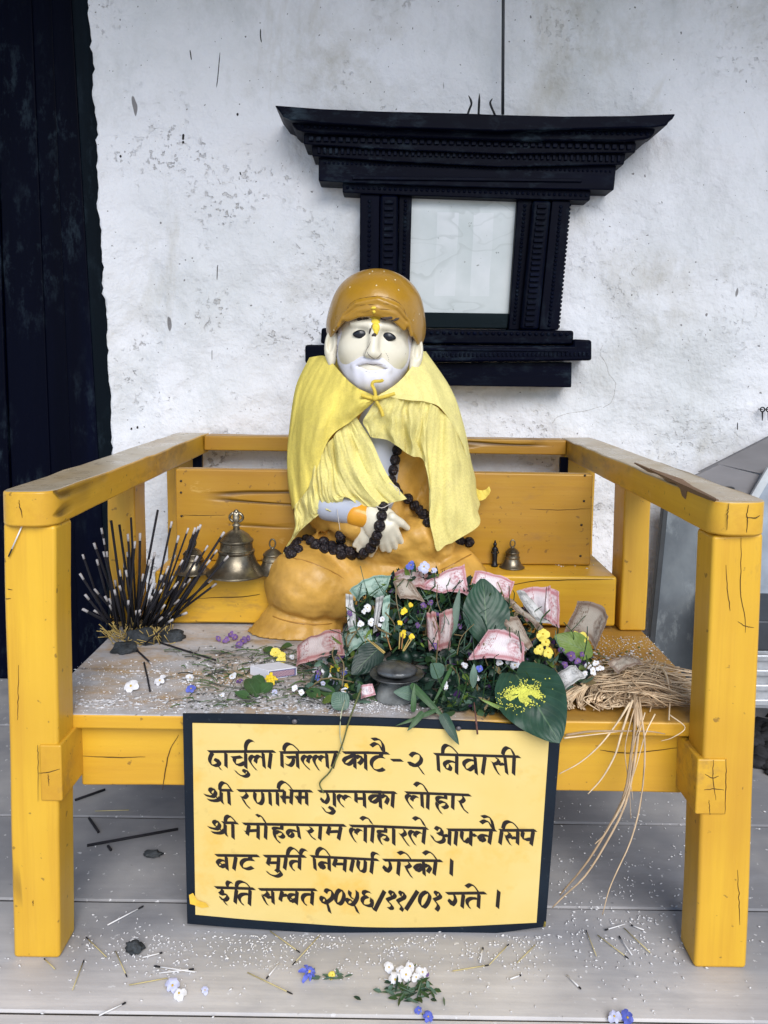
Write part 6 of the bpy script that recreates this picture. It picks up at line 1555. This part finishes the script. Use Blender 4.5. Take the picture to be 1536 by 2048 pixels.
# charcoal rubbish on the floor
bm = bmesh.new()
for k in range(46):
    p = flat(1540 + rng.gauss(0, 26), 1500 + rng.gauss(0, 24), 0); s = rng.uniform(.01, .03); blob(bm, p + Vector((0, 0, s*.4)), (s, s*.8, s*.6), 1, jit=.9, seed=k)
o = link('charcoal', bm, simple('charcoal', (.018, .018, .022), .9, .6, 60)); tag(o, 'dark charcoal rubbish heaped on the floor right of the bench', 'charcoal', kind='stuff')
# ------------------------------------------------------------------ litter on the floor
M_match = simple('match_wood', (.70, .69, .70), .7, .08); M_burn = simple('burnt_head', (.012, .012, .016), .9)
M_thin = simple('thin_bamboo', (.50, .42, .20), .7, .2)
GM = 'spent matches on the floor'
def fstick(a_, b_, head, lab, grp, r=.0011, mat=None, name='match', cat='match', Z=0, burn=.16):
    A_, B_ = flat(*a_, Z + .0035), flat(*b_, Z + .0035); d = B_ - A_
    e = empty(name, A_); tag(e, lab, cat, grp)
    bm = bmesh.new(); tube(bm, [A_, A_.lerp(B_, .5), A_ + d * (1 - burn if head else 1)], r, 6); link('stick', bm, mat or M_match, e, smooth=True)
    if head:
        bm = bmesh.new(); tube(bm, [A_ + d * (1 - burn), A_ + d * .96, B_], [r*1.05, r*1.35, r*.9], 6); link('burnt_end', bm, M_burn, e, smooth=True)
for a_, b_ in (((198,2031),(252,2005)), ((285,1915),(325,1905)), ((390,1944),(308,1932)), ((318,1946),(388,1938)), ((558,1926),(533,1957)), ((962,1910),(966,1895)), ((1250,1848),(1210,1860)), ((1288,1860),(1262,1850)), ((1264,1910),(1238,1872)), ((1134,1950),(1162,1978)), ((1020,1958),(1042,1950)), ((768,1958),(800,1966)), ((960,1925),(966,1896)), ((215,1850),(287,1812))):
    fstick(a_, b_, True, 'spent white match with a burnt black head on the floor', GM)
GS = 'thin yellow incense stubs on the floor'
for a_, b_ in (((1193,1912),(1172,1860)), ((1195,1870),(1257,1917)), ((1300,1905),(1248,1856)), ((231,1902),(254,1954)), ((213,1914),(172,1874)), ((145,1980),(168,1920)), ((258,1970),(335,1956)), ((905,1942),(978,1930)), ((978,1930),(1018,1888)), ((1035,1925),(1070,1890)), ((190,1622),(258,1620)), ((495,1945),(585,1988)), ((110,1938),(88,1917)), ((540,1862),(600,1905)), ((640,1870),(585,1930))):
    fstick(a_, b_, rng.random() < .6, 'thin yellow burnt incense stub lying on the floor', GS, .0008, M_thin, 'incense_stub', 'incense stub', burn=.12)
for a_, b_, lb in (((174,1691),(356,1658),'long black incense stick lying on the floor under the bench'), ((197,1664),(178,1636),'short thick black incense piece under the bench'), ((150,1600),(210,1579),'thin dark stick on the floor behind the left post'), ((222,1700),(216,1692),'tiny black incense crumb under the bench')):
    fstick(a_, b_, False, lb, None, .0026, M_inc, 'incense_stick', 'incense stick')
fstick((9 + 36, 1056), (16, 1113), False, 'x', None) if False else None
bm = bmesh.new(); pA, pB = at(44, 1052, -.004), at(17, 1113, -.004); e = empty('match', pA); tag(e, 'half burnt match stuck to the top of the left front post', 'match')
tube(bm, [pA, pA.lerp(pB, .75)], .0011, 6); link('stick', bm, M_match, e, smooth=True); bm = bmesh.new(); tube(bm, [pA.lerp(pB, .75), pB], .0012, 6); link('burnt_end', bm, M_burn, e, smooth=True)
def ff(x, y, k, r, lb, grp=None, **kw):
    p = flat(x, y + 2, 0); p.z = r * .5; flower(p, k, r, lb, grp, face=(r2.uniform(-.4, .4), -.5, 1), **kw)
ff(345, 1980, 'pale', .017, 'pale blue and white violet on the floor near the left post'); ff(358, 1992, 'white', .012, 'white petals beside the pale violet on the floor')
ff(618, 1953, 'blue', .017, 'bright blue flower head on the floor below the sign', petals=7, double=True); ff(665, 1953, 'butter', .008, 'withered yellowish floret right of the blue flower')
for x, y in ((778,1940),(800,1948),(820,1938),(812,1955),(832,1960),(790,1965),(845,1950)): ff(x, y, 'white', .012, 'white flower in the small posy on the floor', 'posy of white flowers on the floor')
ff(850, 1947, 'purple', .009, 'purple floret in the posy on the floor'); ff(838, 2025, 'blue', .010, 'blue floret below the posy on the floor'); ff(856, 2038, 'blue', .010, 'second blue floret at the bottom below the posy')
ff(410, 1984, 'pale', .009, 'faded lilac floret on the floor left of the blue flower'); ff(1228, 2040, 'pale', .014, 'lilac flower at the bottom edge of the floor'); ff(1255, 2042, 'blue', .013, 'blue flower at the bottom edge beside the lilac one')
bm = bmesh.new()
for k in range(60):
    p = flat(r2.gauss(825, 32), r2.gauss(1985, 10), 0.002); d = Vector((r2.gauss(0, 1), r2.gauss(0, .5), .1)).normalized() * r2.uniform(.01, .028)
    tiny(bm, p, d, r2.uniform(.001, .0035), Vector((0, -.2, 1)), r2.choice((0, 3, 1)))
for k in range(16):
    p = flat(r2.gauss(665, 20), r2.gauss(1953, 5), 0.002); tiny(bm, p, Vector((r2.gauss(0, 1), r2.gauss(0, .5), .1)).normalized() * .015, .002, Vector((0, -.2, 1)), 3)
tag(link('withered_leaves', bm, LEAFMATS), 'withered green leaf crumbs under the white posy on the floor', 'leaf litter', kind='stuff')
bm = bmesh.new(); blob(bm, flat(268, 1894, .008), (.013, .010, .009), 3, jit=.55, seed=4); tag(link('ash_lump', bm, M_clay, smooth=True), 'black charred lump on the floor right of the left post', 'lump')
bm = bmesh.new(); blob(bm, flat(306, 1707, .006), (.017, .009, .005), 3, jit=.5, seed=9); tag(link('ash_lump', bm, M_clay, smooth=True), 'greenish withered scrap on the floor behind the sign left edge', 'lump')
# rice grains
M_rice = simple('rice', (.74, .73, .74), .55, .08)
bm = bmesh.new(); protos = []
def grain(p, s=1):
    a_ = r2.uniform(0, math.pi); L, w = .0031 * s * r2.uniform(.7, 1.2), .0012 * s
    u = Vector((math.cos(a_), math.sin(a_), r2.uniform(-.1, .1))) * L; v = Vector((-math.sin(a_), math.cos(a_), 0)) * w; n = Vector((0, 0, w))
    c = Vector(p) + Vector((0, 0, w)); vs = [bm.verts.new(c + q) for q in (u, v, -u, -v, n, -n)]
    for i in range(4):
        bm.faces.new((vs[i], vs[(i+1)%4], vs[4])).smooth = True; bm.faces.new((vs[(i+1)%4], vs[i], vs[5])).smooth = True
for k in range(2100):
    m = r2.random()
    if m < .42: x, y = r2.gauss(720, 260), 1872 + abs(r2.gauss(0, 38))
    elif m < .60: x, y = r2.gauss(330, 130), r2.gauss(1905, 32)
    elif m < .75: x, y = r2.gauss(1230, 110), r2.gauss(1880, 60)
    elif m < .87: x, y = r2.uniform(1110, 1370), r2.uniform(1600, 1850)
    else: x, y = r2.uniform(0, 1536), r2.uniform(1620, 2040)
    if not (-20 < x < 1560 and 1590 < y < 2060): continue
    if mnoise.noise(Vector((x * .012, y * .03, 4))) < r2.uniform(-.5, .25): continue
    p = flat(x, y, 0)
    if p.y > .9: continue
    grain((p.x, p.y, .0005), r2.choice((.6, .8, 1, 1, 1.2)))
def far(p): return p
tag(link('floor_rice', bm, M_rice), 'white rice grains scattered over the floorboards', 'rice', kind='stuff')
bm = bmesh.new()
for k in range(3600):
    m = r2.random()
    if m < .6: x, y = r2.uniform(150, 760), r2.uniform(1320, 1428)
    elif m < .75: x, y = r2.gauss(1255, 50), r2.gauss(1300, 28)
    elif m < .85: x, y = r2.uniform(1180, 1400), r2.uniform(1275, 1345)
    else: x, y = r2.gauss(760, 60), r2.gauss(1412, 9)
    p = flat(x, y, SEAT)
    if not (sl < p.x < sr and yS + .004 < p.y < .46): continue
    grain((p.x, p.y, SEAT + .0004), r2.choice((.25, .3, .4, .4, .5, .7, 1)))
for k in range(14):
    p = flat(r2.uniform(1040, 1230), r2.uniform(1122, 1140), LZ); grain((p.x, p.y, LZ + .0005), 1)
tag(link('seat_rice', bm, M_rice), 'white rice grains and crumbs scattered over the bench seat', 'rice', kind='stuff')
# heaps of white flour on the left front of the seat
bm = bmesh.new()
fl = N('white_flour'); M_flour = fl.done(fl.ramp(fl.noise(40, 5, .7), [(.3, (.52, .52, .55)), (.7, (.76, .76, .79))]), .95, fl.bump(fl.noise(130, 4, .7), .8, .004), .1)
for x, y, r in ((300,1410,.05),(380,1408,.06),(470,1405,.05),(250,1405,.04),(560,1405,.05),(430,1360,.05),(520,1415,.05),(600,1412,.04),(740,1412,.04),(350,1350,.05),(200,1405,.03),(660,1418,.03),(450,1330,.04)):
    for k in range(40):
        q = flat(x, y, SEAT); rr = r * math.sqrt(r2.random()) * 1.15; t = r2.uniform(0, 6.28); s = r2.choice((.001, .0015, .002, .003, .004))
        c = Vector((q.x + rr*math.cos(t)*1.7, q.y + rr*math.sin(t)*.5, SEAT))
        if not (sl + .01 < c.x < sr and c.y > yS + s*.7 + .003): continue
        blob(bm, c, (s*1.4, s*.9, s*r2.uniform(.12, .4)), 1, jit=1.0, seed=k + x)
tag(link('flour', bm, M_flour, smooth=True), 'patches of white flour strewn on the left front of the seat', 'flour', kind='stuff')
